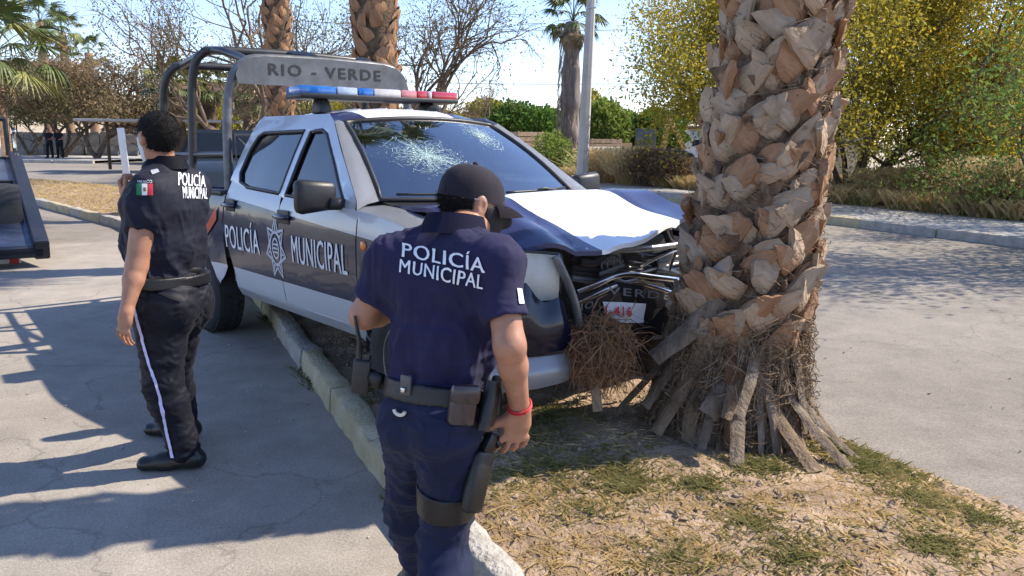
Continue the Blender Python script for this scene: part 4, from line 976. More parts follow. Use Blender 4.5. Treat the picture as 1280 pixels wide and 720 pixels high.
def person(name, label, J, base, h, m_shirt, m_trou, fat=1.0, fac=None, headdir=None, headup=(0, 0, 1), belly=0, sleeve=.52, hands=None, group=None, detail=True, m_head=None, seed=0, zg=(0, 0), capped=False, arm=1.0, leg=1.0, hipw=1.0, fa_=1.0):
    root = thing(name, label, 'person', base, group=group)
    J = {k: vv(v) for k, v in J.items()}; P = np.stack(list(J.values())); lo = P.min(0) - .28; hi = P.max(0) + .28; lo[2] = min(lo[2], -.02) if detail else -.05
    r = nrm(J['shR'] - J['shL']); upv = nrm(J['neck'] - J['pel']); f = nrm(np.cross(upv, r)); waist = J['pel'] * .62 + J['neck'] * .38; chest = J['pel'] * .30 + J['neck'] * .70
    waist = waist + f * J.get('bend', np.zeros(3))[0] * 0
    def torso(S, i):
        S.cone(J['pel'] - upv * .02, waist, .112 * fat + i, .112 * fat + i, .03, side=r, fa=1.42 * hipw, fb=1.36 * (.5 + .5 * hipw))
        S.cone(waist, chest, .112 * fat + i, .118 * fat + i, .05, side=r, fa=1.36, fb=1.50)
        S.cone(chest, chest * .45 + J['neck'] * .55 - f * .01, .116 * fat + i, .07 + i, .05, side=r, fa=1.5, fb=1.7)
        for q in ('shL', 'shR'):
            S.cone(J['neck'] - upv * .045, J[q], .062 + i, .060 + i, .05)
            S.ell(chest + f * .045 + (J[q] - (J['shL'] + J['shR']) / 2) * .42, (.075 + i, .075 + i, .075 + i), None, .05)
            S.ell(chest - f * .04 + upv * .03 + (J[q] - (J['shL'] + J['shR']) / 2) * .5, (.072 + i, .072 + i, .085 + i), None, .05)
        if belly: S.ell(waist + f * .055 * belly + upv * .0, (.15 + i, .15 + i, .155 + i), None, .06)
    def legs(S, i0, i1, end=1.0):
        for s in 'LR':
            hp, kn, an = J['hip' + s], J['kn' + s], J['an' + s]
            S.cone(hp, kn, .090 * fat * leg + i0, .060 * leg + i1, .03); S.cone(hp - f * .03, hp * .6 + kn * .4, .080 * fat * leg + i0, .055 * leg + i0, .04)
            m_ = kn * .72 + an * .28; S.cone(kn, m_, .060 * leg + i1, .057 * leg + i1, .02); S.cone(m_, kn * (1 - end) + an * end, .057 * leg + i1, .040 * leg + i1 * 1.4, .03)
    def arms(S, i, a0=0., a1=1., fore=True):
        for s in 'LR':
            sh, el, wr = J['sh' + s], J['el' + s], J['wr' + s]
            S.cone(sh, sh + (el - sh) * a1, .056 * fat * arm + i, .046 * arm + i, .03)
            if fore: m_ = el * .7 + wr * .3; S.cone(el, m_, .043 * arm + i, .042 * arm + i, .02); S.cone(m_, wr, .042 * arm + i, .026 + i, .02)
    # body
    S = SDF(lo, hi, h); torso(S, -.012); legs(S, -.02, -.012); arms(S, 0)
    S.cone(J['neck'] - upv * .03, J['head'] - vv(headup) * .05, .062, .056, .03)
    head_prims(S, J['head'], headdir, headup, 0, face=detail)
    if hands:
        for s in 'LR': hand(S, J['wr' + s], *hands[s])
    body = add('body', S.mesh('body', base, 1), M_SKIN, root)
    # trousers
    S = SDF(lo, hi, h); S.cone(J['pel'] - upv * .03, J['pel'] + upv * .09, .118 * fat, .114 * fat, .03, side=r, fa=1.42 * hipw, fb=1.38 * hipw); legs(S, .012, .020, .99)
    for q in 'LR': S.ell(J['hip' + q] - f * .045 + upv * .015, (.10 * fat * leg * hipw, .10 * fat * leg, .11 * fat * leg), None, .04)
    S.cut(J['pel'] + upv * .085, upv, P.min(0) * 0 + J['pel'] - .4, J['pel'] + .4)
    me = S.mesh('trousers', base, 1)
    if detail:
        kz = [(J['kn' + s] - vv(base), J['hip' + s] - vv(base), J['an' + s] - vv(base)) for s in 'LR']
        def fn(p, n):
            a = .010 * 0; pp = np.array(p); d = fold(p, (5, 5, 15), .013 * fa_, seed)
            wgt = .55 + .9 * math.exp(-min(np.linalg.norm(pp - k[0]) for k in kz) ** 2 / .022) + .9 * math.exp(-min(np.linalg.norm(pp - k[2]) for k in kz) ** 2 / .03) + .5 * math.exp(-min(np.linalg.norm(pp - k[1]) for k in kz) ** 2 / .02)
            return d * wgt + fold(p, (18, 18, 30), .004, seed + 4) + fold(p, (14, 14, 3), .004, seed + 9)
        displace(me, fn)
    tr = add('trousers', me, m_trou, root)
    # shirt
    S = SDF(lo, hi, h); torso(S, .010)
    S.cut(J['pel'] + upv * .035, -upv, J['pel'] - .35, J['pel'] + .35)
    for s in 'LR':
        sh, el = J['sh' + s], J['el' + s]; d = nrm(el - sh); c = sh + (el - sh) * (sleeve + .02); e = sh + (el - sh) * (sleeve + .15)
        S2 = SDF(lo, hi, h); S2.cone(sh, e, .066 * fat * arm, .070 * arm, .0); S2.cut(c, d)
        if detail: S2.cone(c - d * .05, c + d * .08, .054 * fat * arm, .060 * arm, 0, neg=True)
        S.mix((slice(None),) * 3, S2.D, .04)
    nk = J['neck'] + upv * .035; S.cut(nk, upv * .9 + f * .25, nk - .2, nk + .2)
    me = S.mesh('shirt', base, 1)
    if detail:
        zr = J['pel'][2] - base[2]
        def fn(p, n):
            t = max(0, min(1, (p.z - zr) / .5)); low = (1 - t) ** 1.5
            return fold(p, (9, 9, 4.0), .016 * (.35 + low), seed + 2) + fold(p, (5, 5, 24), .009 * low, seed + 7) + fold(p, (18, 18, 9), .005, seed + 3) + fold(p, (40, 40, 25), .0012, seed)
        displace(me, fn)
    st = add('shirt', me, m_shirt, root)
    # collar
    if detail:
        bm = bmesh.new(); n_ = 28; rows = []
        for i in range(n_):
            a = 2 * pi * i / n_; dr = r * cos(a) + f * sin(a); up_ = upv * (.048 if sin(a) < .6 else .03)
            row = []
            for rad, hh in ((.066, 1.0), (.074, 1.05), (.086, .25), (.092, -.15)):
                p = J['neck'] + vv(dr) * rad * (1.0 + .12 * abs(sin(a))) + up_ * hh - f * .004; row.append(bm.verts.new(Vector(p - vv(base))))
            rows.append(row)
        for i in range(n_):
            for k in range(3): bm.faces.new((rows[i][k], rows[(i + 1) % n_][k], rows[(i + 1) % n_][k + 1], rows[i][k + 1]))
        bmesh.ops.solidify(bm, geom=bm.faces[:], thickness=.004); bmesh.ops.recalc_face_normals(bm, faces=bm.faces[:])
        add('collar', mesh_bm('collar', bm, True, 60), m_shirt, st)
    # belt
    S = SDF(J['pel'] - .35, J['pel'] + .35, h); S.cone(J['pel'] - upv * .03, J['pel'] + upv * .12, .128 * fat + .012 + .003 * (fat > 1.05), .126 * fat + .012 + .003 * (fat > 1.05), .03, side=r, fa=1.42 * hipw, fb=1.38 * hipw)
    bc_ = J['pel'] + upv * .052; S.cut(bc_ + upv * .026, upv); S.cut(bc_ - upv * .026, -upv)
    bl = add('belt', S.mesh('belt', base, 0), M_LEA, root)
    # boots
    for s, tk, z in (('L', 'toeL', zg[0]), ('R', 'toeR', zg[1])):
        a = J['an' + s]; S = SDF(a - [.36, .36, .2], a + [.36, .36, .16], h); shoe(S, a, J[tk] - a, zg=z); me = S.mesh('boot', base, 1); add('boot', me, M_BOOT, root)
    # hair
    S = SDF(J['head'] - .2, J['head'] + .2, min(h, .007) if detail else h); hd = nrm(headdir); hu = nrm(vv(headup) - hd * (vv(headup) @ hd)); head_prims(S, J['head'], headdir, headup, .004, face=False)
    S.cut(J['head'] + hd * .035 + hu * .02, hd * .85 - hu * .60); S.cut(J['head'] - hu * .075 - hd * .06, -hu * .85 + hd * .5)
    for q in (-1, 1): S.ell(J['head'] + np.cross(hd, hu) * q * .085 + hd * .012 - hu * .012, (.04, .04, .042), None, 0, neg=True)
    if capped: S.cut(J['head'] + hu * .012, hu)
    me = S.mesh('hair', base, 1)
    if detail: displace(me, lambda p, n: .003 * noise.noise(p * 70) + .002 * noise.noise(p * 160))
    hr = add('hair', me, m_head or M_HAIR, root)
    if detail:
        n = len(me.vertices); co = np.empty(n * 3, np.float32); me.vertices.foreach_get('co', co); co = co.reshape(-1, 3); no = np.empty(n * 3, np.float32); me.vertex_normals.foreach_get('vector', no); no = no.reshape(-1, 3)
        k = RNG.integers(0, n, 5200); P0 = co[k] + RNG.normal(size=(len(k), 3)) * .003; dn = no[k] * .55 - hu[None] * .45 - hd[None] * .25 + RNG.normal(size=(len(k), 3)) * .35; dn /= np.linalg.norm(dn, axis=1)[:, None]; sd_ = np.cross(dn, RNG.normal(size=(len(k), 3))); sd_ /= np.linalg.norm(sd_, axis=1)[:, None]
        L_ = (.008 + .010 * RNG.random(len(k)))[:, None]; Vh = np.stack([P0 - sd_ * .0007, P0 + sd_ * .0007, P0 + dn * L_], 1).reshape(-1, 3)
        tag(add('strands', mesh_np('strands', Vh, np.arange(len(Vh)).reshape(-1, 3), False), m_head or M_HAIR, hr), kind='stuff')
    return dict(root=root, J=J, f=f, r=r, up=upv, shirt=st, trousers=tr, body=body, belt=bl, hd=hd, hu=hu, hair=hr, h=h, base=vv(base))
def face_mask(pr, m, name='face_mask', infl=.007, top=.0, h=None):
    J, hd, hu = pr['J'], pr['hd'], pr['hu']; S = SDF(J['head'] - .2, J['head'] + .2, h or .006); head_prims(S, J['head'], hd, hu, infl, face=False)
    S.cone(J['head'] + hd * .085 + hu * .0, J['head'] + hd * .108 - hu * .03, .014, .022, .02)
    S.cut(J['head'] + hu * (top - .002), hu * .97 + hd * -.15); S.cut(J['head'] + hd * .012, -hd); S.cut(J['head'] - hu * .125, -hu)
    return add(name, S.mesh(name, pr['base'], 1), m, pr['root'])
def gear(name, pr, bv, u, v, size, m, bevel=.01, out=None, upv=None, twist=0, parent=None, shape=None, lift=None):
    """a block-like item sitting on the surface seen at a photo point"""
    h_, n = cast(bv, u, v)
    if h_ is None: h_, n, _, _ = bv.find_nearest(AT(u, v, pr['J']['pel'][1]))
    n = Vector((n.x, n.y, n.z * .3)).normalized(); upv = Vector(upv if upv is not None else pr['up']); z = (upv - n * upv.dot(n)).normalized(); x = z.cross(n)
    if twist: q = Matrix.Rotation(twist, 3, n); z = q @ z; x = q @ x
    M = Matrix((x, n, z)).transposed()
    bm = bmesh.new()
    if shape: shape(bm)
    else: box(bm, (0, 0, 0), size, bevel=bevel)
    bmesh.ops.transform(bm, matrix=Matrix.Translation(h_ + n * ((lift if lift is not None else size[1] * .42)) - pr['root'].location) @ M.to_4x4(), verts=bm.verts[:])
    return add(name, mesh_bm(name, bm, True, 45), m, parent or pr['root'])

# ---- officer stepping past the bumper (back to us, cap)
JA = dict(pel=AT(543, 512, 2.08), neck=AT(568, 293, 2.17), head=AT(592, 256, 2.37), shL=AT(490, 324, 2.18), shR=AT(622, 328, 2.03),
          elL=AT(455, 394, 2.20), wrL=AT(505, 388, 2.40), elR=AT(637, 432, 1.95), wrR=AT(650, 512, 2.05),
          hipL=AT(519, 532, 2.13), hipR=AT(562, 538, 2.05), knL=AT(512, 640, 2.36), knR=AT(557, 668, 2.12), anL=Vector((-.315, 2.56, .10)), anR=Vector((-.17, 1.93, .10)), toeL=Vector((-.25, 2.8, 0)), toeR=Vector((-.10, 2.15, 0)))
hA = dict(R=((-.16, .10, -1), (-.35, .9, 0), (-.9, -.3, .1), .34, .004, 1.25), L=((.8, .5, .3), (.2, -.3, -1), (-.2, .9, .3), .5))
A_ = person('person', 'police officer in a navy polo and dark cap walking past the pickup, back turned', JA, (-.22, 2.1, 0), .0055, M_SHA, M_TRA, .87, capped=True, arm=.88, leg=.90, hipw=.90, headdir=(.93, .34, -.22), headup=(.12, .12, 1), hands=hA, sleeve=.66, seed=3)
bvS = bvh_of(A_['shirt'])
wrap_text('POLICÍA', [(504, 299), (608, 319), (607, 341.5), (503, 321)], bvS, M_LETT, A_['root'], .035)
wrap_text('MUNICIPAL', [(501, 324), (607, 344), (605, 361.5), (500, 340.5)], bvS, M_LETT, A_['root'], .035)
wrap_patch('sleeve_badge', [(645, 360), (651, 361), (654, 380), (648, 380)], bvS, M_LETT, A_['root'])
face_mask(A_, mat('black_mask_cloth', (.014, .014, .016), .8, bump=.1))
# cap
def cap(pr, m):
    J, f, u = pr['J'], Vector(pr['hd']), Vector(pr['hu']); c = Vector(J['head']) + u * .022 - f * .010; r = f.cross(u); b = Vector(pr['base'])
    bm = bmesh.new(); rows = []; n = 36
    for i in range(11):
        t = i / 10 * pi / 2; row = []
        for k in range(n):
            a = 2 * pi * k / n; seam = 1 - .022 * (abs(((k / n * 6) % 1) - .5) * 2) ** 8
            rad = cos(t) ** .8 * seam; zz = .106 * sin(t) ** .82
            p = c + f * (.103 * rad * cos(a) - .008 * sin(t)) + r * (.082 * rad * sin(a)) + u * (zz - .012)
            row.append(bm.verts.new(p - b) if i < 10 or k == 0 else rows and row[0])
        rows.append(row)
    for i in range(10):
        for k in range(n):
            if i == 9: bm.faces.new((rows[i][k], rows[i][(k + 1) % n], rows[10][0]))
            else: bm.faces.new((rows[i][k], rows[i][(k + 1) % n], rows[i + 1][(k + 1) % n], rows[i + 1][k]))
    bmesh.ops.recalc_face_normals(bm, faces=bm.faces[:]); cp = add('cap', mesh_bm('cap', bm, True), m, pr['root'])
    bm = bmesh.new(); g = []
    for i in range(15):
        a = R(-62 + 124 * i / 14); row = []
        for k in range(5):
            q = k / 4; p = c + f * ((.101 + .075 * q * cos(a) ** .5 * (1 - .25 * abs(sin(a)))) * cos(a) ** (.9)) + r * (.083 * sin(a) * (1 + .12 * q)) + u * (-.006 - .022 * q * q - .020 * sin(a) ** 2 * (.3 + q)); row.append(bm.verts.new(p - b))
        g.append(row)
    for i in range(14):
        for k in range(4): bm.faces.new((g[i][k], g[i + 1][k], g[i + 1][k + 1], g[i][k + 1]))
    bmesh.ops.solidify(bm, geom=bm.faces[:], thickness=.005); bmesh.ops.recalc_face_normals(bm, faces=bm.faces[:]); add('brim', mesh_bm('brim', bm, True, 50), m, cp)
    bm = bmesh.new(); bmesh.ops.create_uvsphere(bm, u_segments=10, v_segments=6, radius=.009); add('cap_button', mesh_bm('cap_button', bm, True), m, cp, tuple(c + u * .095 - f * .008 - b))
    return cp
cpA = cap(A_, cloth('black_purple_cap_cloth', (.020, .016, .024)))
bm = bmesh.new(); hc = Vector(A_['J']['head']); hd, hu = Vector(A_['hd']), Vector(A_['hu']); hr_ = hd.cross(hu); c0 = hc + hu * .022 - hd * .010; pts_ = []
for k in range(13):
    a = pi * k / 12; aa = pi + .42 * cos(a); zz_ = .010 + .036 * sin(a); pts_.append(c0 + hd * (.1035 * cos(aa) * (1 - .06 * sin(a))) + hr_ * (.0845 * sin(aa)) + hu * (zz_ - .012) - A_['root'].location)
f = bm.faces.new([bm.verts.new(p) for p in pts_]); add('cap_opening', mesh_bm('cap_opening', bm), M_HAIR, cpA)
bm = bmesh.new(); tube(bm, [p * 1.0 for p in pts_], .0025, 5); add('cap_opening_hem', mesh_bm('cap_opening_hem', bm, True), MATS['black_purple_cap_cloth'], cpA)
bvC = bvh_of(cpA)
wrap_text('POLICIA', [(593, 248), (607, 249), (607, 254), (593, 253)], bvC, M_LETT, A_['root'], 0, .2)
# wrist cord
w_ = Vector(A_['J']['wrR']); d_ = (w_ - Vector(A_['J']['elR'])).normalized(); bm = bmesh.new(); x_ = d_.orthogonal().normalized(); y_ = d_.cross(x_)
for k in range(2): tube(bm, [w_ - d_ * (.012 + .008 * k) + (x_ * cos(a) + y_ * sin(a)) * .0325 - A_['root'].location for a in np.linspace(0, 2 * pi, 21)[:-1]], .003, 5, closed=True)
tag(add('wrist_cord', mesh_bm('wrist_cord', bm, True), mat('red_cord', (.5, .03, .03), .6), A_['root']), kind='stuff')
# belt gear
bvB = bvh_of(A_['belt']); bvT = bvh_of(A_['trousers'])
M_POU = mat('brown_black_pouch_leather', (.035, .024, .026), .32, var=.3, vscale=20, coat=.3); M_SNAP = mat('snap_metal', (.6, .6, .6), .25, metal=1)
kp = gear('belt_keeper', A_, bvB, 509, 481, (.034, .012, .055), mat('grey_keeper_leather', (.07, .065, .065), .4), .005)
for dv in (-5, 5): gear('snap', A_, bvB, 509, 481 + dv, (.013, .012, .013), M_SNAP, .003, parent=A_['root'], lift=.015)
def pouch(bm):
    box(bm, (0, 0, -.012), (.072, .036, .10), bevel=.012, taper=1.0); box(bm, (0, .012, .022), (.08, .030, .052), bevel=.014)
gear('cuff_pouch', A_, bvB, 576, 499, (.07, .04, .1), M_POU, shape=pouch, lift=.022)
def torch_holder(bm):
    tube(bm, [(0, 0, -.075), (0, 0, .01), (0, 0, .02), (0, 0, .055)], [.019, .021, .019, .020], 12); box(bm, (.018, -.004, -.01), (.036, .03, .11), bevel=.01)
gear('torch_holder', A_, bvB, 601, 500, (.05, .05, .12), M_LEA, shape=torch_holder, lift=.026, twist=-.12)
def mag(bm): box(bm, (0, 0, 0), (.04, .032, .11), bevel=.01)
gear('magazine_pouch', A_, bvB, 612, 494, (.04, .03, .1), M_LEA, shape=mag, lift=.02, twist=-.15)
def holster(bm):
    box(bm, (0, 0, -.02), (.062, .038, .17), bevel=.014, taper=1.12); box(bm, (.012, .004, .085), (.038, .030, .06), bevel=.01, rot=Matrix.Rotation(.3, 3, 'Y')); tube(bm, [(.03, .01, .085), (.05, .012, .10)], .014, 8)
gear('thigh_holster', A_, bvT, 592, 590, (.07, .05, .2), M_LEA, shape=holster, lift=.02, twist=-.12)
hp_, kn_ = A_['J']['hipR'], A_['J']['knR']; S = SDF(hp_ - .3, hp_ + .3, .0065); dth = nrm(kn_ - hp_); S.cone(hp_, kn_, .096, .080, 0); cS = hp_ + (kn_ - hp_) * .62; S.cut(cS + dth * .045, dth); S.cut(cS - dth * .045, -dth); add('thigh_strap', S.mesh('thigh_strap', A_['base'], 0), M_LEA, A_['root'])
def radio(bm): box(bm, (0, 0, 0), (.05, .034, .10), bevel=.008); tube(bm, [(-.012, 0, .05), (-.016, 0, .10), (-.035, 0, .17)], [.009, .007, .004], 8); tube(bm, [(.014, 0, .05), (.014, 0, .065)], .008, 8)
bm = bmesh.new(); radio(bm); pR = AT(452, 470, 2.15); bmesh.ops.transform(bm, matrix=Matrix.Translation(pR - A_['root'].location) @ Matrix.Rotation(.12, 4, 'Y'), verts=bm.verts[:]); add('radio', mesh_bm('radio', bm, True, 45), M_BLK, A_['root'])
bm = bmesh.new(); tube(bm, [pR + Vector((.02, 0, .0)) - A_['root'].location, AT(478, 478, 2.13) - A_['root'].location], .016, 8, flat=1.6); add('radio_clip', mesh_bm('radio_clip', bm, True), M_LEA, A_['root'])
def keyring(bm): tube(bm, [(.018 * cos(a), 0, .012 * sin(a)) for a in np.linspace(pi, 2 * pi, 10)], .005, 6)
gear('key_clip', A_, bvT, 503, 512, (.04, .01, .03), mat('cream_clip', (.6, .57, .48), .4), shape=keyring, lift=.012)
wrap_patch('back_pocket', [(533, 520), (563, 528), (557, 560), (532, 552)], bvT, M_TRA, A_['root'], .004)

# ---- officer standing on the road, looking away to the left
JB = dict(pel=AT(211, 362, 3.60), neck=AT(206, 208, 3.62), head=AT(197, 172, 3.60), shL=AT(187, 240, 3.46), shR=AT(240, 234, 3.74), elL=AT(171, 332, 3.40), wrL=AT(158, 390, 3.32), elR=AT(172, 300, 3.82), wrR=AT(161, 250, 3.64),
          hipL=AT(202, 384, 3.53), hipR=AT(222, 380, 3.67), knL=AT(203, 478, 3.50), knR=AT(216, 470, 3.74), anL=Vector((-1.53, 3.53, .10)), anR=Vector((-1.70, 3.93, .10)), toeL=Vector((-1.8, 3.50, 0)), toeR=Vector((-1.97, 3.97, 0)))
hB = dict(L=((-.20, -.05, -1), (.5, .8, .0), (-.85, .45, .1), .32, .003, 1.35), R=((-.35, .0, .9), (.5, .2, .3), (.3, -.8, .2), .95))
B_ = person('person', 'police officer in black uniform with flag patch standing on the road, facing away', JB, (-1.6, 3.62, 0), .0065, M_SHB, M_TRB, 1.14, leg=1.10, fa_=.5, headdir=(-.80, .58, -.04), hands=hB, belly=.75, sleeve=.50, seed=11)
bvS = bvh_of(B_['shirt'])
wrap_text('POLICÍA', [(222, 211), (256, 217), (256, 234), (222, 232)], bvS, M_LETT, B_['root'], .04)
wrap_text('MUNICIPAL', [(227, 233), (259, 235), (258, 249), (228, 248)], bvS, M_LETT, B_['root'], .04)
for i, c in enumerate(((.02, .16, .07), (.7, .7, .7), (.5, .03, .05))):
    wrap_patch('flag_patch', [(171.5 + 6.5 * i, 230), (178 + 6.5 * i, 230), (178 + 6.5 * i, 244), (171.5 + 6.5 * i, 244)], bvS, mat('flag_%d' % i, c, .8), B_['root'], .005, 4)
wrap_patch('flag_emblem', [(180, 235), (182.6, 235), (182.6, 239), (180, 239)], bvS, mat('flag_brown', (.2, .12, .05), .8), B_['root'], .008, 2)
wrap_text('MEXICO', [(173, 225.5), (190, 225.5), (190, 229), (173, 229)], bvS, M_LETT, B_['root'], .0, .3)
wrap_patch('shoulder_strap', [(188, 214), (197, 212), (199, 216), (190, 219)], bvS, mat('grey_strap_cloth', (.35, .35, .42), .8), B_['root'], .006, 4)
face_mask(B_, mat('pale_mask_cloth', (.62, .66, .70), .8), h=.007)
bm = bmesh.new(); hc = Vector(B_['J']['head']); hd, hu = Vector(B_['hd']), Vector(B_['hu']); hr_ = hd.cross(hu)
for s in (-1, 1): tube(bm, [hc - hd * .005 + hu * .028 + hr_ * s * .081 - B_['root'].location, hc + hd * .055 + hu * .026 + hr_ * s * .078 - B_['root'].location, hc + hd * .105 + hu * .022 + hr_ * s * .05 - B_['root'].location, hc + hd * .112 + hu * .022 - B_['root'].location], .0035, 6)
tag(add('spectacles', mesh_bm('spectacles', bm, True), M_BLK, B_['root']), kind='stuff')
bvB = bvh_of(B_['belt']); bvT = bvh_of(B_['trousers'])
def phone_case(bm): box(bm, (0, 0, -.01), (.075, .04, .12), bevel=.012); box(bm, (0, .016, .03), (.08, .02, .045), bevel=.008)
gear('belt_pouch', B_, bvB, 193, 345, (.07, .04, .11), M_LEA, shape=phone_case, lift=.022)
gear('belt_pouch', B_, bvB, 240, 333, (.05, .03, .07), M_LEA, lift=.018)
# pale piping down the trouser leg
bm = bmesh.new(); rows = []
for i in range(80):
    t = i / 79; p = quad_px(.5, 1 - t, [(166, 392), (168, 392), (220, 572), (218, 572)]); u = np.interp(t, [0, .12, .45, .62, 1], [172, 168, 186, 198, 217]); v = 352 + (572 - 352) * t
    row = []
    for du in (-1.7, 1.7):
        h_, n = cast(bvT, u + du, v, .009); row.append(h_)
    if all(x is not None for x in row): rows.append([bm.verts.new(x - B_['root'].location) for x in row])
for i in range(len(rows) - 1): bm.faces.new((rows[i][0], rows[i][1], rows[i + 1][1], rows[i + 1][0]))
add('trouser_piping', mesh_bm('trouser_piping', bm, True), mat('lilac_piping', (.55, .53, .78), .6), B_['root'])
wrap_patch('pocket_flap', [(200, 358), (228, 366), (226, 378), (198, 368)], bvT, M_TRB, B_['root'], .006)

# ---- two officers far off by the wall
for i, (u, y, lab) in enumerate(((63, 50.4, 'distant dark-clad police officer by the stone wall, arms folded, slimmer of two'), (76, 50.6, 'distant dark-clad police officer by the stone wall, broader of two'))):
    g = G(u, 198.5 - 1.0, .14); b = np.array([g.x, g.y, .14]); sgn = 1 if i == 0 else -1
    def q(x, yy, z): return b + np.array([x, yy, z])
    J = dict(pel=q(0, 0, .92), neck=q(.02 * sgn, 0, 1.42), head=q(.03 * sgn, -.03, 1.56), shL=q(.18, 0, 1.36), shR=q(-.18, 0, 1.36), elL=q(.24, -.02, 1.10), elR=q(-.24, -.02, 1.10), wrL=q(.08, -.22, 1.06), wrR=q(-.06, -.22, 1.10),
             hipL=q(.09, 0, .88), hipR=q(-.09, 0, .88), knL=q(.13, 0, .48), knR=q(-.12, -.02, .48), anL=q(.15, 0, .10), anR=q(-.14, 0, .10), toeL=q(.2, -.2, 0), toeR=q(-.2, -.2, 0))
    person('person', lab, J, tuple(b), .022, M_SHB, M_TRB, 1.0 + .12 * i, headdir=(sgn * .5, -.85, 0), detail=False, zg=(.14, .14), group=None)

# ================================================================== palms
M_BOOT_A = mat('palm_boot_tan', (.26, .175, .11), .85, col2=(.50, .385, .27), vscale=9, bump=.9, bscale=70, spec=.15, stretch=(1, 1, .25))
M_BOOT_B = mat('palm_boot_rust', (.22, .115, .062), .85, col2=(.40, .25, .15), vscale=11, bump=.9, bscale=70, spec=.15, stretch=(1, 1, .25))
M_BOOT_C = mat('palm_boot_grey', (.20, .15, .105), .9, col2=(.46, .375, .285), vscale=10, bump=.7, bscale=70, spec=.1, stretch=(1, 1, .3))
M_FIB = mat('palm_fibre', (.13, .085, .05), .9, col2=(.30, .22, .14), vscale=30, spec=.1)
M_CORE = mat('palm_core', (.07, .05, .034), .95, col2=(.16, .12, .085), vscale=14, bump=.9, bscale=40, spec=.05)
def boot_mesh(seed, L=.26, W=.17, ragged=.02):
    """cut leaf base: a broad curved wedge standing off the trunk, origin at its root; +z up the trunk, +y outwards"""
    rnd = random.Random(seed); bm = bmesh.new(); nu, nvv = 6, 5; top = []; bot = []
    cut = rnd.uniform(-.9, .9); curl = rnd.uniform(.10, .2)
    for i in range(nu + 1):
        t = i / nu; w_ = W * (.62 + .38 * sin(pi * min(1, t * .75 + .15))) * (1 - .22 * t ** 2); rt_, rb_ = [], []
        for j in range(nvv + 1):
            a = j / nvv - .5; tt = t * (1 + cut * a * .55 * t) + (rnd.uniform(-ragged, ragged) * .6 / L if i == nu else 0)
            x = a * w_; z = L * tt; y = .004 + .036 * sin(pi * .5 * min(1, t * 4)) + .004 * t - .55 * w_ * a * a * (1 - .35 * t) + .004 * rnd.uniform(-1, 1); th = .034 * (1 - .35 * t) * (1 - 2.2 * a * a) + .008
            rt_.append(bm.verts.new((x, y, z))); rb_.append(bm.verts.new((x * .92, y - th, z - .004)))
        top.append(rt_); bot.append(rb_)
    for i in range(nu):
        for j in range(nvv):
            bm.faces.new((top[i][j], top[i][j + 1], top[i + 1][j + 1], top[i + 1][j])); bm.faces.new((bot[i][j], bot[i + 1][j], bot[i + 1][j + 1], bot[i][j + 1]))
        bm.faces.new((top[i][0], top[i + 1][0], bot[i + 1][0], bot[i][0])); bm.faces.new((top[i][nvv], bot[i][nvv], bot[i + 1][nvv], top[i + 1][nvv]))
    for j in range(nvv): bm.faces.new((top[nu][j], top[nu][j + 1], bot[nu][j + 1], bot[nu][j]))
    bmesh.ops.recalc_face_normals(bm, faces=bm.faces[:]); return mesh_bm('leaf_base', bm, True, 42)
def frond_mesh(seed, L=1.5, n=34, droop=.35):
    """costapalmate fan leaf with its stalk; +y outwards, origin at the stalk root"""
    rnd = random.Random(seed); V = []; Fq = []
    def strip(pts, ws_):
        b = len(V)
        for (p, d), w_ in zip(pts, ws_): V.append(p - d * w_); V.append(p + d * w_)
        for i in range(len(pts) - 1): Fq.append((b + 2 * i, b + 2 * i + 1, b + 2 * i + 3, b + 2 * i + 2))
    st = [Vector((0, L * t, L * .30 * sin(pi * .5 * t) - droop * L * .3 * t * t)) for t in np.linspace(0, 1, 6)]
    strip([(p, Vector((1, 0, 0))) for p in st], [.03, .026, .022, .02, .018, .016]); strip([(p, Vector((0, 0, 1))) for p in st], [.012] * 6)
    c = st[-1]
    for i in range(n):
        a = R(-125 + 250 * i / (n - 1)) + rnd.gauss(0, .03); l = L * .62 * (1 - .25 * abs(a) / 2.2) * rnd.uniform(.85, 1.1); d = Vector((sin(a), cos(a), .12 * rnd.uniform(-1, 1))); sd_ = Vector((cos(a), -sin(a), .25)).normalized()
        pts = [(c + d * l * t + Vector((0, 0, -droop * l * 1.1 * t ** 2.6 - .12 * l * t)), sd_) for t in (0, .3, .55, .75, .9, 1)]; strip(pts, [.008, .030, .032, .020, .010, .002])
    return mesh_np('frond', [v[:] for v in V], Fq, smooth=False)
M_FROND = mat('palm_frond_green', (.055, .09, .02), .55, col2=(.13, .16, .045), vscale=3, spec=.4)
M_FROND_Y = mat('palm_frond_yellow', (.13, .15, .03), .55, col2=(.25, .24, .07), vscale=3, spec=.4)
M_FROND_D = mat('palm_frond_dead', (.20, .14, .075), .8, col2=(.33, .26, .16), vscale=4, spec=.1)
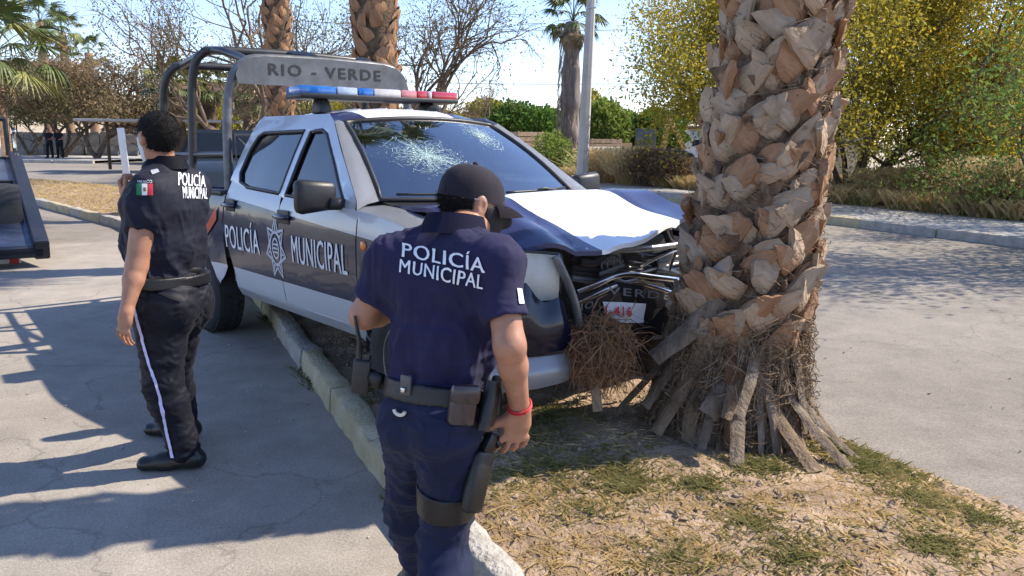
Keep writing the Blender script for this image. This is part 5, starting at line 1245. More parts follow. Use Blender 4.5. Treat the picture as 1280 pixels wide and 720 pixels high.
def crown(root, top, n, L, nd=0, my=.3, seed=1, lean=0, sc=1.0, drp=.35):
    rnd = random.Random(seed); ms = [frond_mesh(seed * 10 + k, L, 30, d) for k, d in enumerate((drp * .6, drp, drp * 1.6))]; gm = [M_FROND, M_FROND_Y]
    cols = {}
    for i in range(n + nd):
        dead = i >= n; az = i * 2.39996 + rnd.uniform(-.2, .2); el = (rnd.uniform(-.75, -1.35) if dead else 1.25 - 1.75 * (i / max(1, n - 1)) + rnd.uniform(-.12, .12))
        k = rnd.randrange(3); mm = M_FROND_D if dead else (M_FROND_Y if rnd.random() < my else M_FROND); key = (k, mm.name)
        if key not in cols: me = ms[k].copy(); me.materials.append(mm); cols[key] = me
        o = bpy.data.objects.new('dead_frond' if dead else 'frond', cols[key]); COL.objects.link(o); o.parent = root; o.location = top
        o.rotation_euler = Euler((el, 0, -az), 'XYZ'); s_ = rnd.uniform(.85, 1.1) * sc * (.8 if dead else 1); o.scale = (s_, s_, s_)
BOOTS = [boot_mesh(k, .15 + .02 * (k % 3), .088 + .012 * (k % 4), .012) for k in range(9)]
def trunk_core(root, P, rads, m):
    bm = bmesh.new(); tube(bm, P, rads, 18)
    for v in bm.verts: v.co += Vector((v.co.x, v.co.y, 0)) * .05 * noise.noise(v.co * 6)
    return add('trunk', mesh_bm('trunk', bm, True), m, root)
def boot_M(p, az, tilt, roll, sc):
    return Matrix.Translation(p) @ Matrix.Rotation(az - pi / 2, 4, 'Z') @ Matrix.Rotation(-tilt, 4, 'X') @ Matrix.Rotation(roll, 4, 'Y') @ Matrix.Diagonal((sc[0], sc[1], sc[2], 1))

# ---- the struck palm
PB = Vector((1.05, 3.74, 0)); zb = med_z(PB.x, PB.y) - .02
palm = thing('palm_tree', 'thick palm trunk armoured in cut leaf bases, struck by the police pickup', 'palm tree', (PB.x, PB.y, zb))
def axis(z): return Vector((.012 + .085 * z + .0 * z * z, .03 * z, z)) if z < 3 else Vector((.267 + .02 * (z - 3), .09, z))
def trad(z): return interp(z, [0, .15, .4, .7, 1.1, 1.7, 2.4, 4, 7], [.33, .29, .262, .262, .245, .222, .215, .205, .2])
trunk_core(palm, [axis(z) for z in np.linspace(0, 7, 40)], [trad(z) for z in np.linspace(0, 7, 40)], M_CORE)
rnd = random.Random(12); i = 0; z = .52
upper = []
while z < 6.9:
    az = i * 2.39996 + rnd.gauss(0, .07); z = .42 + i * .0063 + 0
    p = axis(z) + Vector((cos(az), sin(az), 0)) * (trad(z) - .006 + rnd.uniform(-.012, .018))
    lowf = max(0, 1 - (z - .5) / .4); tilt = .02 + .10 * lowf + rnd.uniform(-.09, .09); roll = (.85 if i % 2 else -.85) + rnd.gauss(0, .16)
    sc = (rnd.uniform(1.08, 1.42), rnd.uniform(.85, 1.25), rnd.uniform(.85, 1.15)); M4 = boot_M(p, az, tilt, roll, sc)
    if z < 2.30:
        o = bpy.data.objects.new('leaf_base', BOOTS[i % 9]); COL.objects.link(o); o.parent = palm; o.matrix_local = M4
        if not BOOTS[i % 9].materials: BOOTS[i % 9].materials.append(M_BOOT_A)
        lit = cos(az + .35); mm = M_BOOT_A if (i * 7) % 10 < 4 else (M_BOOT_B if (i * 7) % 10 < 8 else M_BOOT_C)
        o.material_slots[0].link = 'OBJECT'; o.material_slots[0].material = mm
    elif i % 4 == 0: upper.append(M4)
    i += 1
def join_inst(name, meshes, Ms, m, root, lab=None):
    Vs, Fs, b = [], [], 0
    for k, M4 in enumerate(Ms):
        me = meshes[k % len(meshes)]; n = len(me.vertices); co = np.empty(n * 3, np.float32); me.vertices.foreach_get('co', co); A = np.array(M4)
        Vs.append(co.reshape(-1, 3) @ A[:3, :3].T + A[:3, 3]); Fs.append(np.array([p.vertices[:] for p in me.polygons]) + b); b += n
    o = add(name, mesh_np(name, np.concatenate(Vs), np.concatenate(Fs), True, 45), m, root); tag(o, kind='stuff'); return o
join_inst('upper_leaf_bases', BOOTS, upper, M_BOOT_A, palm)
inner = []
for k in range(420):                                     # shorter stubs filling the gaps, coloured dark to put shade between the others
    az = k * 2.39996 + 1.1 + rnd.gauss(0, .1); z = .42 + k * .0046; p = axis(z) + Vector((cos(az), sin(az), 0)) * (trad(z) - .040); inner.append(boot_M(p, az, rnd.uniform(-.02, .12), (.75 if k % 2 else -.75) + rnd.gauss(0, .2), (rnd.uniform(.9, 1.25), .9, rnd.uniform(.8, 1.05))))
join_inst('inner_leaf_bases', BOOTS, inner, mat('gap_shade_stub', (.09, .06, .04), .95, col2=(.21, .15, .105), vscale=14, bump=.8, bscale=60, spec=.05), palm)
crown(palm, axis(7.0), 22, 1.5, 6, seed=2)
# fibre sheath hanging on the lower trunk, and the straps (old stalks) splayed at the foot
def fibres(name, n, fn, m, root, wid=.0016, kind='stuff', label=None, cat=None):
    V, Fq = [], []
    for i in range(n):
        P = fn(i); d = RNG.normal(size=3); d /= np.linalg.norm(d); b = len(V)
        for k, p in enumerate(P): w_ = wid * (1 if k < len(P) - 1 else .3); V.append(np.array(p) - d * w_); V.append(np.array(p) + d * w_)
        for k in range(len(P) - 1): Fq.append((b + 2 * k, b + 2 * k + 1, b + 2 * k + 3, b + 2 * k + 2))
    o = add(name, mesh_np(name, np.array(V), np.array(Fq), False), m, root); tag(o, label, cat, kind=kind); return o
def f_trunk(i):
    az = RNG.uniform(0, 2 * pi); z = RNG.uniform(.05, .60) if i % 4 else RNG.uniform(.6, 2.6); r0 = trad(z) + RNG.uniform(-.01, .05); P = []; da = RNG.normal() * .28; dz = RNG.uniform(-.22, .08) if z < .66 else RNG.uniform(-.08, .1); bulge = RNG.uniform(.0, .07)
    for t in (0, .33, .66, 1): a = az + da * t; r = r0 + bulge * sin(pi * t) + .05 * t * (z < .4); P.append(axis(max(0, z + dz * t)) + Vector((cos(a), sin(a), 0)) * r)
    return P
fibres('fibre_sheath', 7500, f_trunk, M_FIB, palm, .0022)
def strap(root, p0, p1, p2, w0, w1, m, seed, name='petiole_strap'):
    rnd = random.Random(seed); P = smoothpts([p0, p1, p2], 5); bm = bmesh.new(); rows = []; n = len(P); base = root.location
    for i, p in enumerate(P):
        t = i / (n - 1); tg = (P[min(i + 1, n - 1)] - P[max(i - 1, 0)]).normalized(); out = Vector((p.x - PB.x, p.y - PB.y, 0)).normalized(); sd_ = tg.cross(out).normalized(); nn = sd_.cross(tg)
        w_ = w0 + (w1 - w0) * t; w_ *= 1 + .06 * rnd.uniform(-1, 1); row = []
        for a in (-1, -.5, 0, .5, 1): row.append(p + sd_ * a * w_ + nn * (-.35 * w_ * a * a + .002 * rnd.uniform(-1, 1)))
        rows.append([bm.verts.new(q - base) for q in row])
    for i in range(n - 1):
        for k in range(4): bm.faces.new((rows[i][k], rows[i][k + 1], rows[i + 1][k + 1], rows[i + 1][k]))
    bmesh.ops.solidify(bm, geom=bm.faces[:], thickness=.010); bmesh.ops.recalc_face_normals(bm, faces=bm.faces[:])
    return add(name, mesh_bm(name, bm, True, 40), m, root)
rs = random.Random(77); O = Vector((PB.x, PB.y, zb))
for k in range(74):                                      # ragged husks packed round the foot
    az = -180 + 360 * ((k * .618034) % 1); a0 = R(az); tw_ = rs.uniform(-.22, .22); z0 = rs.uniform(.22, .55); e = Vector((cos(a0 + tw_), sin(a0 + tw_), 0)); front = -135 < az < -15
    far = rs.uniform(-.02, .06) + (rs.uniform(.0, .14) if front else 0); z1 = 0 if rs.random() < .55 else rs.uniform(.03, .22); w0 = rs.uniform(.028, .060); w1 = w0 * rs.uniform(.3, .95)
    s0 = O + axis(z0) + Vector((cos(a0), sin(a0), 0)) * (trad(z0) + rs.uniform(-.005, .05)); s2 = O + e * (trad(0) + far); s2.z = med_z(s2.x, s2.y) + .006 + z1; s1 = s0.lerp(s2, .5) + e * rs.uniform(-.05, .03) + Vector((rs.gauss(0, .015), rs.gauss(0, .015), 0))
    strap(palm, s0, s1, s2, w0, w1, (M_BOOT_C, M_BOOT_C, M_BOOT_A, M_BOOT_C, M_BOOT_B)[k % 5], k)
for k, (az, z0, sp_, z1, w0, w1, tw_) in enumerate(((-140, .52, .14, .02, .045, .035, -.1), (-158, .62, .10, .10, .04, .045, -.15), (-100, .36, .24, .0, .035, .03, .02), (-72, .26, .30, .0, .035, .04, .1), (-58, .32, .34, .0, .03, .04, .12), (-44, .30, .30, .0, .03, .03, .15), (-28, .36, .24, .0, .03, .022, .2), (-172, .55, .2, .04, .045, .04, -.2), (-128, .70, .10, .36, .045, .05, -.5))):
    a0 = R(az); a1 = a0 + tw_; e = Vector((cos(a1), sin(a1), 0)); s0 = O + axis(z0) + Vector((cos(a0), sin(a0), 0)) * (trad(z0) + .03)
    s2 = O + e * (trad(0) + sp_); s2.z = med_z(s2.x, s2.y) + .012 + z1; s1 = s0.lerp(s2, .5) - e * .03
    strap(palm, s0, s1, s2, w0, w1, M_BOOT_C if k % 3 else M_BOOT_A, 100 + k)
def f_hang(i):
    az = RNG.uniform(0, 2 * pi); z = RNG.uniform(.12, .52); r0 = trad(z) + RNG.uniform(.0, .05); L = RNG.uniform(.12, .40); da = RNG.normal() * .10; out = RNG.uniform(.0, .09); P = []
    for t in (0, .35, .7, 1): a = az + da * t; P.append(axis(max(.01, z - L * t)) + Vector((cos(a), sin(a), 0)) * (r0 + out * t ** 1.4 + RNG.normal() * .006))
    return P
fibres('hanging_fibre', 3000, f_hang, mat('grey_palm_fibre', (.17, .125, .085), .9, col2=(.36, .29, .22), vscale=30, spec=.1), palm, .0028)
# ---- fibre clump caught in the pickup's grille
cC = TR_M @ LX(750, 432, .80); cl = thing('palm_fibre_clump', 'ball of brown palm fibre jammed in the smashed front of the pickup', 'palm fibre', tuple(cC))
def f_cl(i):
    d = RNG.normal(size=3); d /= np.linalg.norm(d); r = .03 + .095 * RNG.random() ** .6; p = d * r * np.array([1.0, 1.05, 1.0]); q = RNG.normal(size=3); q -= d * (q @ d) * .6; q = q / np.linalg.norm(q); L = RNG.uniform(.05, .13) * (2.0 if i % 9 == 0 else 1); P = []
    for t in (0, .33, .66, 1): P.append(p + q * L * t + d * .03 * sin(pi * t) + np.array([0, 0, -.06 * t * t]))
    return P
fibres('fibre', 4200, f_cl, mat('rusty_palm_fibre', (.15, .075, .04), .9, col2=(.30, .18, .10), vscale=30, spec=.1), cl, .0020)
bm = bmesh.new(); bmesh.ops.create_icosphere(bm, subdivisions=3, radius=.075)
for v in bm.verts: v.co *= 1 + .35 * noise.noise(v.co * 18); v.co.z *= 1.15
add('core', mesh_bm('core', bm, True), M_CORE, cl)
tmp = bpy.data.objects.new('x', None); 
for k, (dx, dy, w_, l) in enumerate(((-.02, -.05, .022, .22),)):
    bm = bmesh.new(); box(bm, (dx, dy, -.12 - l / 2 + .04), (w_ * 2, .02, l), rot=Matrix.Rotation(.12 * (k - 1), 3, 'Y'), bevel=.005); add('loose_strap', mesh_bm('loose_strap', bm, True, 40), M_BOOT_C, cl)

# ---- two palms further along the median, trunks leaving the frame
LOWB = []
for k in range(3):
    bm = bmesh.new(); g = boot_mesh(50 + k, .24, .17); LOWB.append(g)
for k, (u, Y, r, lab) in enumerate(((471, 9.8, .235, 'rusty brown palm trunk rising close behind the light bar'), (352, 15.1, .215, 'slimmer orange palm trunk seen beneath and above the name plate'))):
    p = AT(u, 150, Y); zg = med_z(p.x, p.y) - .02; rt_ = thing('palm_tree', lab, 'palm tree', (p.x, p.y, zg))
    trunk_core(rt_, [Vector((0, 0, z)) for z in np.linspace(0, 6.5, 20)], [r + .06 * max(0, 1 - z / .6) for z in np.linspace(0, 6.5, 20)], M_CORE)
    Ms = []; rr = random.Random(k)
    for i in range(330):
        z = .15 + i * .0192; az = i * 2.39996; Ms.append(boot_M(Vector((cos(az), sin(az), 0)) * (r - .012) + Vector((0, 0, z)), az, .10 + rr.uniform(-.05, .1), (.5 if i % 2 else -.5) + rr.gauss(0, .15), (rr.uniform(.8, 1), rr.uniform(.6, .9), rr.uniform(.75, .95))))
    join_inst('leaf_bases', LOWB, Ms, M_BOOT_B, rt_)
    crown(rt_, (0, 0, 6.5), 20, 1.4, 5, seed=20 + k)

# ================================================================== trees and background
M_BARK = mat('grey_brown_bark', (.09, .065, .045), .9, col2=(.2, .155, .115), vscale=6, bump=.6, bscale=30, spec=.1)
M_TWIG = mat('dry_twig', (.13, .09, .06), .9, col2=(.24, .18, .13), vscale=3, spec=.1)
def grow(rnd, p, d, L, r, depth, segs, tips, spread=.55, n=3, up=.12, gnarl=.22, shrink=.68, minr=.004, droop=0):
    k = 4; q = Vector(p); dd = Vector(d).normalized(); P = [q.copy()]
    for i in range(k):
        dd = (dd + Vector((rnd.gauss(0, gnarl), rnd.gauss(0, gnarl), rnd.gauss(0, gnarl * .8) + up - droop * (depth < 2)))).normalized(); q = q + dd * (L / k); P.append(q.copy())
    segs.append((P, r, max(minr, r * .6)))
    if depth == 0: tips.extend(P[1:]); return
    if depth == 1: tips.extend(P[2:])
    for j in range(n):
        at = P[rnd.choice((2, 3, 4, 4))]; ax = Vector((rnd.gauss(0, 1), rnd.gauss(0, 1), rnd.gauss(0, .7))); nd = (dd + ax.normalized() * spread * rnd.uniform(.7, 1.5)).normalized()
        grow(rnd, at, nd, L * shrink * rnd.uniform(.75, 1.2), r * .58, depth - 1, segs, tips, spread, n, up, gnarl, shrink, minr, droop)
def tubes_np(segs, base, sides=5):
    V, Fq = [], []
    for P, r0, r1 in segs:
        n = len(P); ns = sides if r0 > .02 else 3; b = len(V)
        for i, p in enumerate(P):
            t = (P[min(i + 1, n - 1)] - P[max(i - 1, 0)]).normalized(); x = t.orthogonal().normalized(); y = t.cross(x); r = r0 + (r1 - r0) * i / (n - 1)
            for k in range(ns): a = 2 * pi * k / ns; V.append((p + (x * cos(a) + y * sin(a)) * r - base)[:])
        for i in range(n - 1):
            for k in range(ns): Fq.append((b + i * ns + k, b + i * ns + (k + 1) % ns, b + (i + 1) * ns + (k + 1) % ns, b + (i + 1) * ns + k))
    return V, Fq
def tree(name, label, cat, base, stems, depth, n, L, r, leaf=None, seed=1, spread=.55, up=.12, gnarl=.22, shrink=.68, twig=M_BARK, droop=0, group=None, minr=.004, minz=.3):
    """stems: list of start directions; leaf: list of (count, cluster, size, material, part name)"""
    rnd = random.Random(seed); base = Vector(base); root = thing(name, label, cat, base, group=group); segs, tips = [], []
    for d in stems: grow(rnd, base, d, L * rnd.uniform(.85, 1.15), r, depth, segs, tips, spread, n, up, gnarl, shrink, minr, droop)
    V, Fq = tubes_np(segs[:], base); add('trunk', mesh_np('trunk', V, Fq), twig, root)
    T = np.array([t[:] for t in tips]) - np.array(base[:])
    for cnt, cl, sz, m, nm in (leaf or []):
        sel = T[RNG.integers(0, len(T), cnt)]; msk = np.array([noise.noise(Vector(q) * .9 + Vector((seed, 0, hash(nm) % 7))) for q in sel]); sel = sel[msk > -.22]
        pts = sel + RNG.normal(size=sel.shape) * cl
        pts = pts[pts[:, 2] > minz]
        o = add(nm, leaves_mesh(nm, pts, sz, .5), m, root); tag(o, kind='stuff')
    return root
def bushball(name, label, cat, base, rx, ry, rz, n, sz, m, seed, zc=.85, group=None, trunk=True, lump=.28):
    base = Vector(base); root = thing(name, label, cat, base, group=group); d = RNG.normal(size=(n, 3)); d /= np.linalg.norm(d, axis=1)[:, None]
    rad = np.array([1 + lump * noise.noise(Vector(q) * 2.3 + Vector((seed, 3, 1))) + lump * .6 * noise.noise(Vector(q) * 5 + Vector((seed, 9, 1))) for q in d]) * (1 - .32 * RNG.random(n) ** 2)
    P = d * rad[:, None] * np.array([rx, ry, rz]) + np.array([0, 0, rz * zc]); P = P[P[:, 2] > .05]
    o = add('crown', leaves_mesh('crown', P, sz, .6, dirs=P - np.array([0, 0, rz * .7]) * 1.0, jit=1.4), m, root); tag(o, kind='stuff')
    bm = bmesh.new(); tube(bm, [(0, 0, -.02), (.03, 0, rz * .6), (.05, .05, rz * 1.1)], [.09, .07, .03], 7); add('trunk', mesh_bm('trunk', bm, True), M_BARK, root)
    # dark inner limbs
    bm = bmesh.new(); rr = random.Random(seed)
    for k in range(9):
        a = rr.uniform(0, 2 * pi); tube(bm, [(.03, 0, rz * .5), (rx * .4 * cos(a), ry * .4 * sin(a), rz * (.8 + .3 * rr.random())), (rx * .8 * cos(a), ry * .8 * sin(a), rz * (.8 + .8 * rr.random()))], [.04, .03, .01], 5)
    tag(add('limbs', mesh_bm('limbs', bm, True), M_BARK, root), kind='stuff'); return root
M_YEL = leafm('yellow_blossom_leaf', (.50, .36, .03), (.66, .50, .06), 1.2); M_OLV = leafm('olive_leaf', (.22, .20, .03), (.42, .37, .06), .9)
M_CIT = leafm('glossy_citrus_leaf', (.05, .11, .018), (.13, .22, .04), 2.0); M_LGR = leafm('light_green_leaf', (.14, .20, .035), (.26, .32, .07), 1.5)
M_BRN = leafm('brown_dry_leaf', (.20, .125, .07), (.36, .26, .15), .8); M_OLD = leafm('dull_olive_leaf', (.12, .115, .04), (.25, .22, .09), .8)
M_FIN = leafm('fine_green_leaf', (.11, .18, .04), (.21, .29, .07), .9)

# right: big yellow-flowering tree with leaning stems
yb = G(1048, 258, .125); yb = Vector((8.6, 20.6, .12))
tree('flowering_acacia', 'wide yellow-blossomed acacia with dark leaning stems beyond the far pavement', 'tree', yb, [(.9, .15, .75), (.45, -.3, 1), (-.25, .1, 1.1), (1.3, .1, .45), (-.75, -.2, .85), (.1, .5, 1), (1.1, -.5, .62), (1.4, -.3, .25), (-1.0, .2, .35), (.5, -.9, .35)], 4, 3, 2.45, .085,
     [(170000, .40, .09, M_OLV, 'foliage'), (110000, .38, .08, M_YEL, 'blossom')], 4, .62, .06, .2, .72)
tree('acacia', 'olive acacia with sparse spiky outline leaning over the excavator', 'tree', (7.5, 26.5, .12), [(-.2, 0, 1), (.3, .1, 1), (-.6, -.2, .8)], 4, 3, 2.1, .07, [(16000, .30, .10, M_OLD, 'foliage'), (5000, .3, .09, M_YEL, 'blossom')], 9, .6, .1, .2, .7)
tree('acacia', 'fresh green feathery acacia behind the yellow-blossomed one', 'tree', (14.6, 23.0, .12), [(-.3, 0, 1), (.4, .1, 1), (-.9, -.2, .9)], 4, 3, 2.5, .11, [(40000, .38, .11, M_FIN, 'foliage')], 14, .6, .12, .2, .72)
tree('mesquite', 'mesquite whose thin twigs overhang the far pavement, foliage added for shade on the road', 'tree', (11.4, 11.4, .12), [(-.55, -.2, 1), (.4, .1, 1), (-.85, .3, .95), (-.5, .5, 1)], 5, 3, 2.5, .09, [(34000, .30, .09, M_FIN, 'foliage')], 24, .55, .06, .22, .74, minr=.006)  # leaves added to the bare twigs to strengthen the crown's shadow on the road

# shrubs and hedge trees beyond the lot
for (u, Y, rx, rz, zc, lab, m) in ((650, 44, 2.3, 1.75, 1.15, 'dense rounded green citrus tree above the tall crate stack', M_CIT), (612, 52, 2.4, 2.0, 1.0, 'darker round tree behind the windscreen corner, beside the citrus', M_OLV), (679, 47, 1.5, 1.6, 1.0, 'bright green citrus tree touching the shaggy palm', M_CIT), (752, 46, 1.7, 1.9, .95, 'loose yellow-green shrub tree behind the concrete pole', M_LGR), (778, 50, 1.3, 1.3, .8, 'low green shrub between the pole and the round citrus', M_LGR), (815, 47, 1.9, 1.65, 1.15, 'dark round clipped citrus tree beside the excavator', M_CIT), (868, 58, 3.0, 2.2, 1.0, 'broad olive tree mass behind the excavator', M_OLD), (735, 54, 1.6, 2.3, 1.0, 'tall dark shrub just left of the concrete pole', M_OLV)):
    p = G(u, 200, .12); d = ray(u, 200); q = Vector((d.x / d.y * Y, Y, .12)); bushball('citrus_tree' if m is M_CIT else 'shrub_tree', lab, 'tree', q, rx, rx * .9, rz, 9000, .22, m, u)
for (u, Y, rx, rz, lab) in ((690, 30.5, .75, .85, 'small bright green bush at the foot of the shaggy palm'), (712, 33, .6, .6, 'small dark bush right behind the concrete pole'), (768, 30, .5, .5, 'little green bush in front of the pale pipe')):
    d = ray(u, 200); bushball('bush', lab, 'bush', (d.x / d.y * Y, Y, .12), rx, rx, rz, 2600, .11, M_LGR, u, .9)
# dry brush in the lot
def drybrush(u, Y, w_, h_, lab, seed, m=M_TWIG, n=900):
    d = ray(u, 200); b = Vector((d.x / d.y * Y, Y, .12)); root = thing('dry_shrub', lab, 'shrub', b)
    def f(i):
        a = RNG.uniform(0, 2 * pi); r = RNG.random() * .25 * w_; p = np.array([r * cos(a), r * sin(a), 0]); L = h_ * RNG.uniform(.5, 1.1); o = RNG.normal(size=2) * .35 * w_; return [p + np.array([o[0] * t ** 1.3 + RNG.normal() * .03, o[1] * t ** 1.3, L * t]) for t in (0, .35, .7, 1)]
    o = fibres('stems', n, f, m, root, .009); 
    P = np.array([np.append(RNG.normal(size=2) * .30 * w_, h_ * RNG.uniform(.3, 1.0)) for _ in range(n * 5)]); o = add('dry_foliage', leaves_mesh('dry_foliage', P, .09, .4), MATS['dry_straw'] if m is not M_TWIG else M_BRN, root); tag(o, kind='stuff')
for k, (u, Y, w_, h_, lab, m) in enumerate(((752, 26.5, 1.3, 1.1, 'straw-coloured dry shrub right of the concrete pole', M_STRAW), (785, 25.5, 1.3, 1.15, 'pale dry shrub in the middle of the lot', M_STRAW), (812, 24.8, 1.2, 1.15, 'reddish brown dry shrub, bushiest of the lot', M_TWIG), (838, 24.2, .9, .95, 'brown dry shrub nearest the struck palm', M_TWIG), (858, 27, .9, .8, 'low twiggy dry shrub before the white car', M_TWIG), (1245, 16.8, 1.5, 1.1, 'tall straw-coloured shrub before the white house', M_STRAW), (1275, 15.8, 1.4, 1.1, 'straw-pale dry shrub at the end of the far pavement verge', M_STRAW), (1115, 19.2, 1.3, .8, 'dry yellow shrub under the yellow-blossomed acacia', M_STRAW))):
    drybrush(u, Y, w_, h_, lab, k, m)
# long dry grass verge behind the far pavement
vp = []
for _ in range(16000):
    s = RNG.uniform(-34, 6); n = 15.1 + RNG.random() ** 1.4 * 6; p = SN(s, n)
    if nz(p.x, p.y, 0, .45) > -.35 or RNG.random() < .2: vp.append((p.x, p.y, .12))
blades('verge_grass', vp, .38, M_STRAW, .45, .005, 8, 'long dry yellow grass growing behind the far pavement', 'dry grass')
vg = []
for _ in range(420):
    s = RNG.uniform(-24, 4); p = SN(s, 15.05 + RNG.random() ** 2 * 2.5); vg.append((p.x, p.y, .12))
blades('verge_weeds', vg, .28, M_GRASS, .4, .010, 4, 'green weeds mixed into the verge behind the far pavement', 'weeds')
# dry turf on the far stretch of the median
mp = []
for _ in range(5200):
    s = RNG.uniform(-34, -12); n = RNG.uniform(nL(s) + .2, nR(s) - .1); p = SN(s, n); mp.append((p.x, p.y, med_h(s, n)))
blades('median_turf', mp, .05, M_STRAW, .9, .008, 3, 'short bleached turf on the far stretch of median', 'dry grass')

# shaggy thin palm and concrete pole
d = ray(709, 150); Y = 33.0; pb = Vector((d.x / d.y * Y, Y, .1)); sp_ = thing('fan_palm', 'tall palm with grey shaggy trunk standing beside the concrete pole', 'palm tree', pb)
bm = bmesh.new(); Z = np.linspace(0, 6.0, 60); tube(bm, [(.25 * sin(z * .35) * .5 - .08 * z * .0, 0, z) for z in Z], [.42 + .07 * sin(z * 5) * .6 + .08 * (z > 2.4) * sin(min(pi, max(0, (z - 2.6) * 2.2))) - .02 * z for z in Z], 18)
for v in bm.verts: v.co += Vector((v.co.x, v.co.y, 0)) * (.22 * noise.noise(Vector((v.co.x * 5, v.co.y * 5, v.co.z * 1.2))))
add('trunk', mesh_bm('trunk', bm, True), mat('shaggy_grey_thatch', (.13, .10, .085), .95, col2=(.30, .25, .215), vscale=7, bump=1, bscale=22, stretch=(1, 1, .12)), sp_)
def f_sh(i):
    a = RNG.uniform(0, 2 * pi); z = RNG.uniform(.3, 5.9); r = .40 - .02 * z + .03; L = RNG.uniform(.25, .6); return [np.array([r * cos(a) * (1 + .25 * t), r * sin(a) * (1 + .25 * t), z - L * t]) for t in (0, .5, 1)]
fibres('thatch', 900, f_sh, M_BOOT_C, sp_, .014)
crown(sp_, (.15, 0, 6.0), 20, .95, 16, seed=40, my=.1, drp=.5)
pp = G(727, 230, .13); pole = thing('utility_pole', 'slender pale concrete utility pole rising from the far pavement edge', 'pole', pp)
bm = bmesh.new(); bmesh.ops.create_cone(bm, cap_ends=True, segments=8, radius1=.19, radius2=.11, depth=9); bmesh.ops.translate(bm, vec=(0, 0, 4.5), verts=bm.verts[:])
for v in bm.verts: v.co.x += v.co.z * .026
add('shaft', mesh_bm('shaft', bm), mat('pale_pole_concrete', (.45, .43, .40), .85, col2=(.56, .54, .51), vscale=4, bump=.2), pole)
bm = bmesh.new(); box(bm, (.22, 0, 8.6), (1.8, .1, .1)); add('crossarm', mesh_bm('crossarm', bm), M_BARK, pole)
bm = bmesh.new(); box(bm, (.14, -.17, 5.35), (.30, .02, .05), bevel=.004); add('band', mesh_bm('band', bm), M_STEEL, pole)
for k, (u0, v0, u1, v1, Y, lab) in enumerate(((380, 100, 900, 108, 60, 'lower thin cable crossing the sky behind the palms'), (560, 40, 960, 33, 60, 'upper thin cable crossing the sky behind the pole'))):
    a, b = AT(u0 - 200, v0 - 6, Y), AT(u1 + 200, v1 - 6, Y); bm = bmesh.new(); tube(bm, [a.lerp(b, t) + Vector((0, 0, -.9 * 4 * t * (1 - t) + .5)) for t in np.linspace(0, 1, 16)], .022, 4); o = add('power_cable', mesh_bm('power_cable', bm), M_BLK); tag(o, lab, 'cable')

# ---- simple vehicles of the background, each with parts
def bg_car(label, loc, rz, paint, kind='pickup', sc=1.0):
    root = thing('parked_pickup' if kind == 'pickup' else 'parked_car', label, 'car', loc, (0, 0, rz)); root.scale = (sc,) * 3
    prof = [(-2.45, .45), (-2.45, .95), (-.85, 1.0), (-.70, 1.05), (-.55, 1.62), (.45, 1.66), (.95, 1.1), (2.1, 1.0), (2.35, .85), (2.4, .45)] if kind == 'pickup' else [(-2.1, .45), (-2.15, .95), (-1.75, 1.08), (-1.1, 1.5), (.15, 1.52), (.85, 1.05), (1.85, .92), (2.1, .75), (2.1, .4)]
    bm = bmesh.new(); rows = []
    for s, w_ in ((-1, .78), (-1, .86), (1, .86), (1, .78)):
        rows.append([bm.verts.new((x, s * (w_ if z < 1.2 else w_ - .20), z if abs(w_) > .8 else z)) for x, z in prof])
    for i in range(3):
        for k in range(len(prof) - 1): bm.faces.new((rows[i][k], rows[i][k + 1], rows[i + 1][k + 1], rows[i + 1][k]))
    bm.faces.new(rows[0]); bm.faces.new(rows[3][::-1])
    bmesh.ops.remove_doubles(bm, verts=bm.verts[:], dist=.0005); bmesh.ops.recalc_face_normals(bm, faces=bm.faces[:])
    add('body', mesh_bm('body', bm, True, 30), paint, root)
    wz = (1.12, 1.52) if kind == 'pickup' else (1.08, 1.44)
    for s in (-1, 1):
        for x0_, x1_ in (((-.58, -.08), (-.0, .70)) if kind == 'pickup' else ((-1.15, -.45), (-.35, .55))):
            bm = bmesh.new(); f = [(x0_, s * .83, wz[0]), (x1_, s * .83, wz[0]), (x1_ - .28 * (x1_ > .3), s * .665, wz[1]), (x0_ + .06, s * .665, wz[1])]; bm.faces.new([bm.verts.new(p) for p in f]); bmesh.ops.solidify(bm, geom=bm.faces[:], thickness=.02); add('window', mesh_bm('window', bm), mat('dark_car_glass', (.02, .025, .03), .08, coat=1), root)
        for x in ((-1.55, 1.55) if kind == 'pickup' else (-1.3, 1.3)):
            bm = bmesh.new(); lathe(bm, [(.2, -.11), (.34, -.11), (.36, -.07), (.36, .07), (.34, .11), (.2, .11)], 20, M=Matrix.Translation((x, s * .80, .36))); wl = add('wheel', mesh_bm('wheel', bm, True, 40), M_RUB, root)
            bm = bmesh.new(); lathe(bm, [(.2, -.1), (.12, s * .09), (.03, s * .1)], 14, M=Matrix.Translation((x, s * .80, .36))); add('rim', mesh_bm('rim', bm, True, 40), M_STEEL, wl)
        bm = bmesh.new(); box(bm, (2.28 if kind == 'pickup' else 2.06, s * .62, .78), (.08, .3, .14), bevel=.02); add('headlight', mesh_bm('headlight', bm), MATS['lens_clear'], root)
    bm = bmesh.new(); f = [(.98, -.66, 1.13), (.98, .66, 1.13), (.52, .55, 1.58), (.52, -.55, 1.58)] if kind == 'pickup' else [(.84, -.66, 1.09), (.84, .66, 1.09), (.24, .55, 1.47), (.24, -.55, 1.47)]
    bm.faces.new([bm.verts.new((x + .01, y, z + .01)) for x, y, z in f]); bmesh.ops.solidify(bm, geom=bm.faces[:], thickness=.02); add('windscreen', mesh_bm('windscreen', bm), MATS['dark_car_glass'], root)
    return root
M_CDK = mat('dark_green_grey_paint', (.035, .045, .045), .3, coat=.6); M_CWH = mat('white_car_paint', (.65, .65, .66), .4, coat=.4)
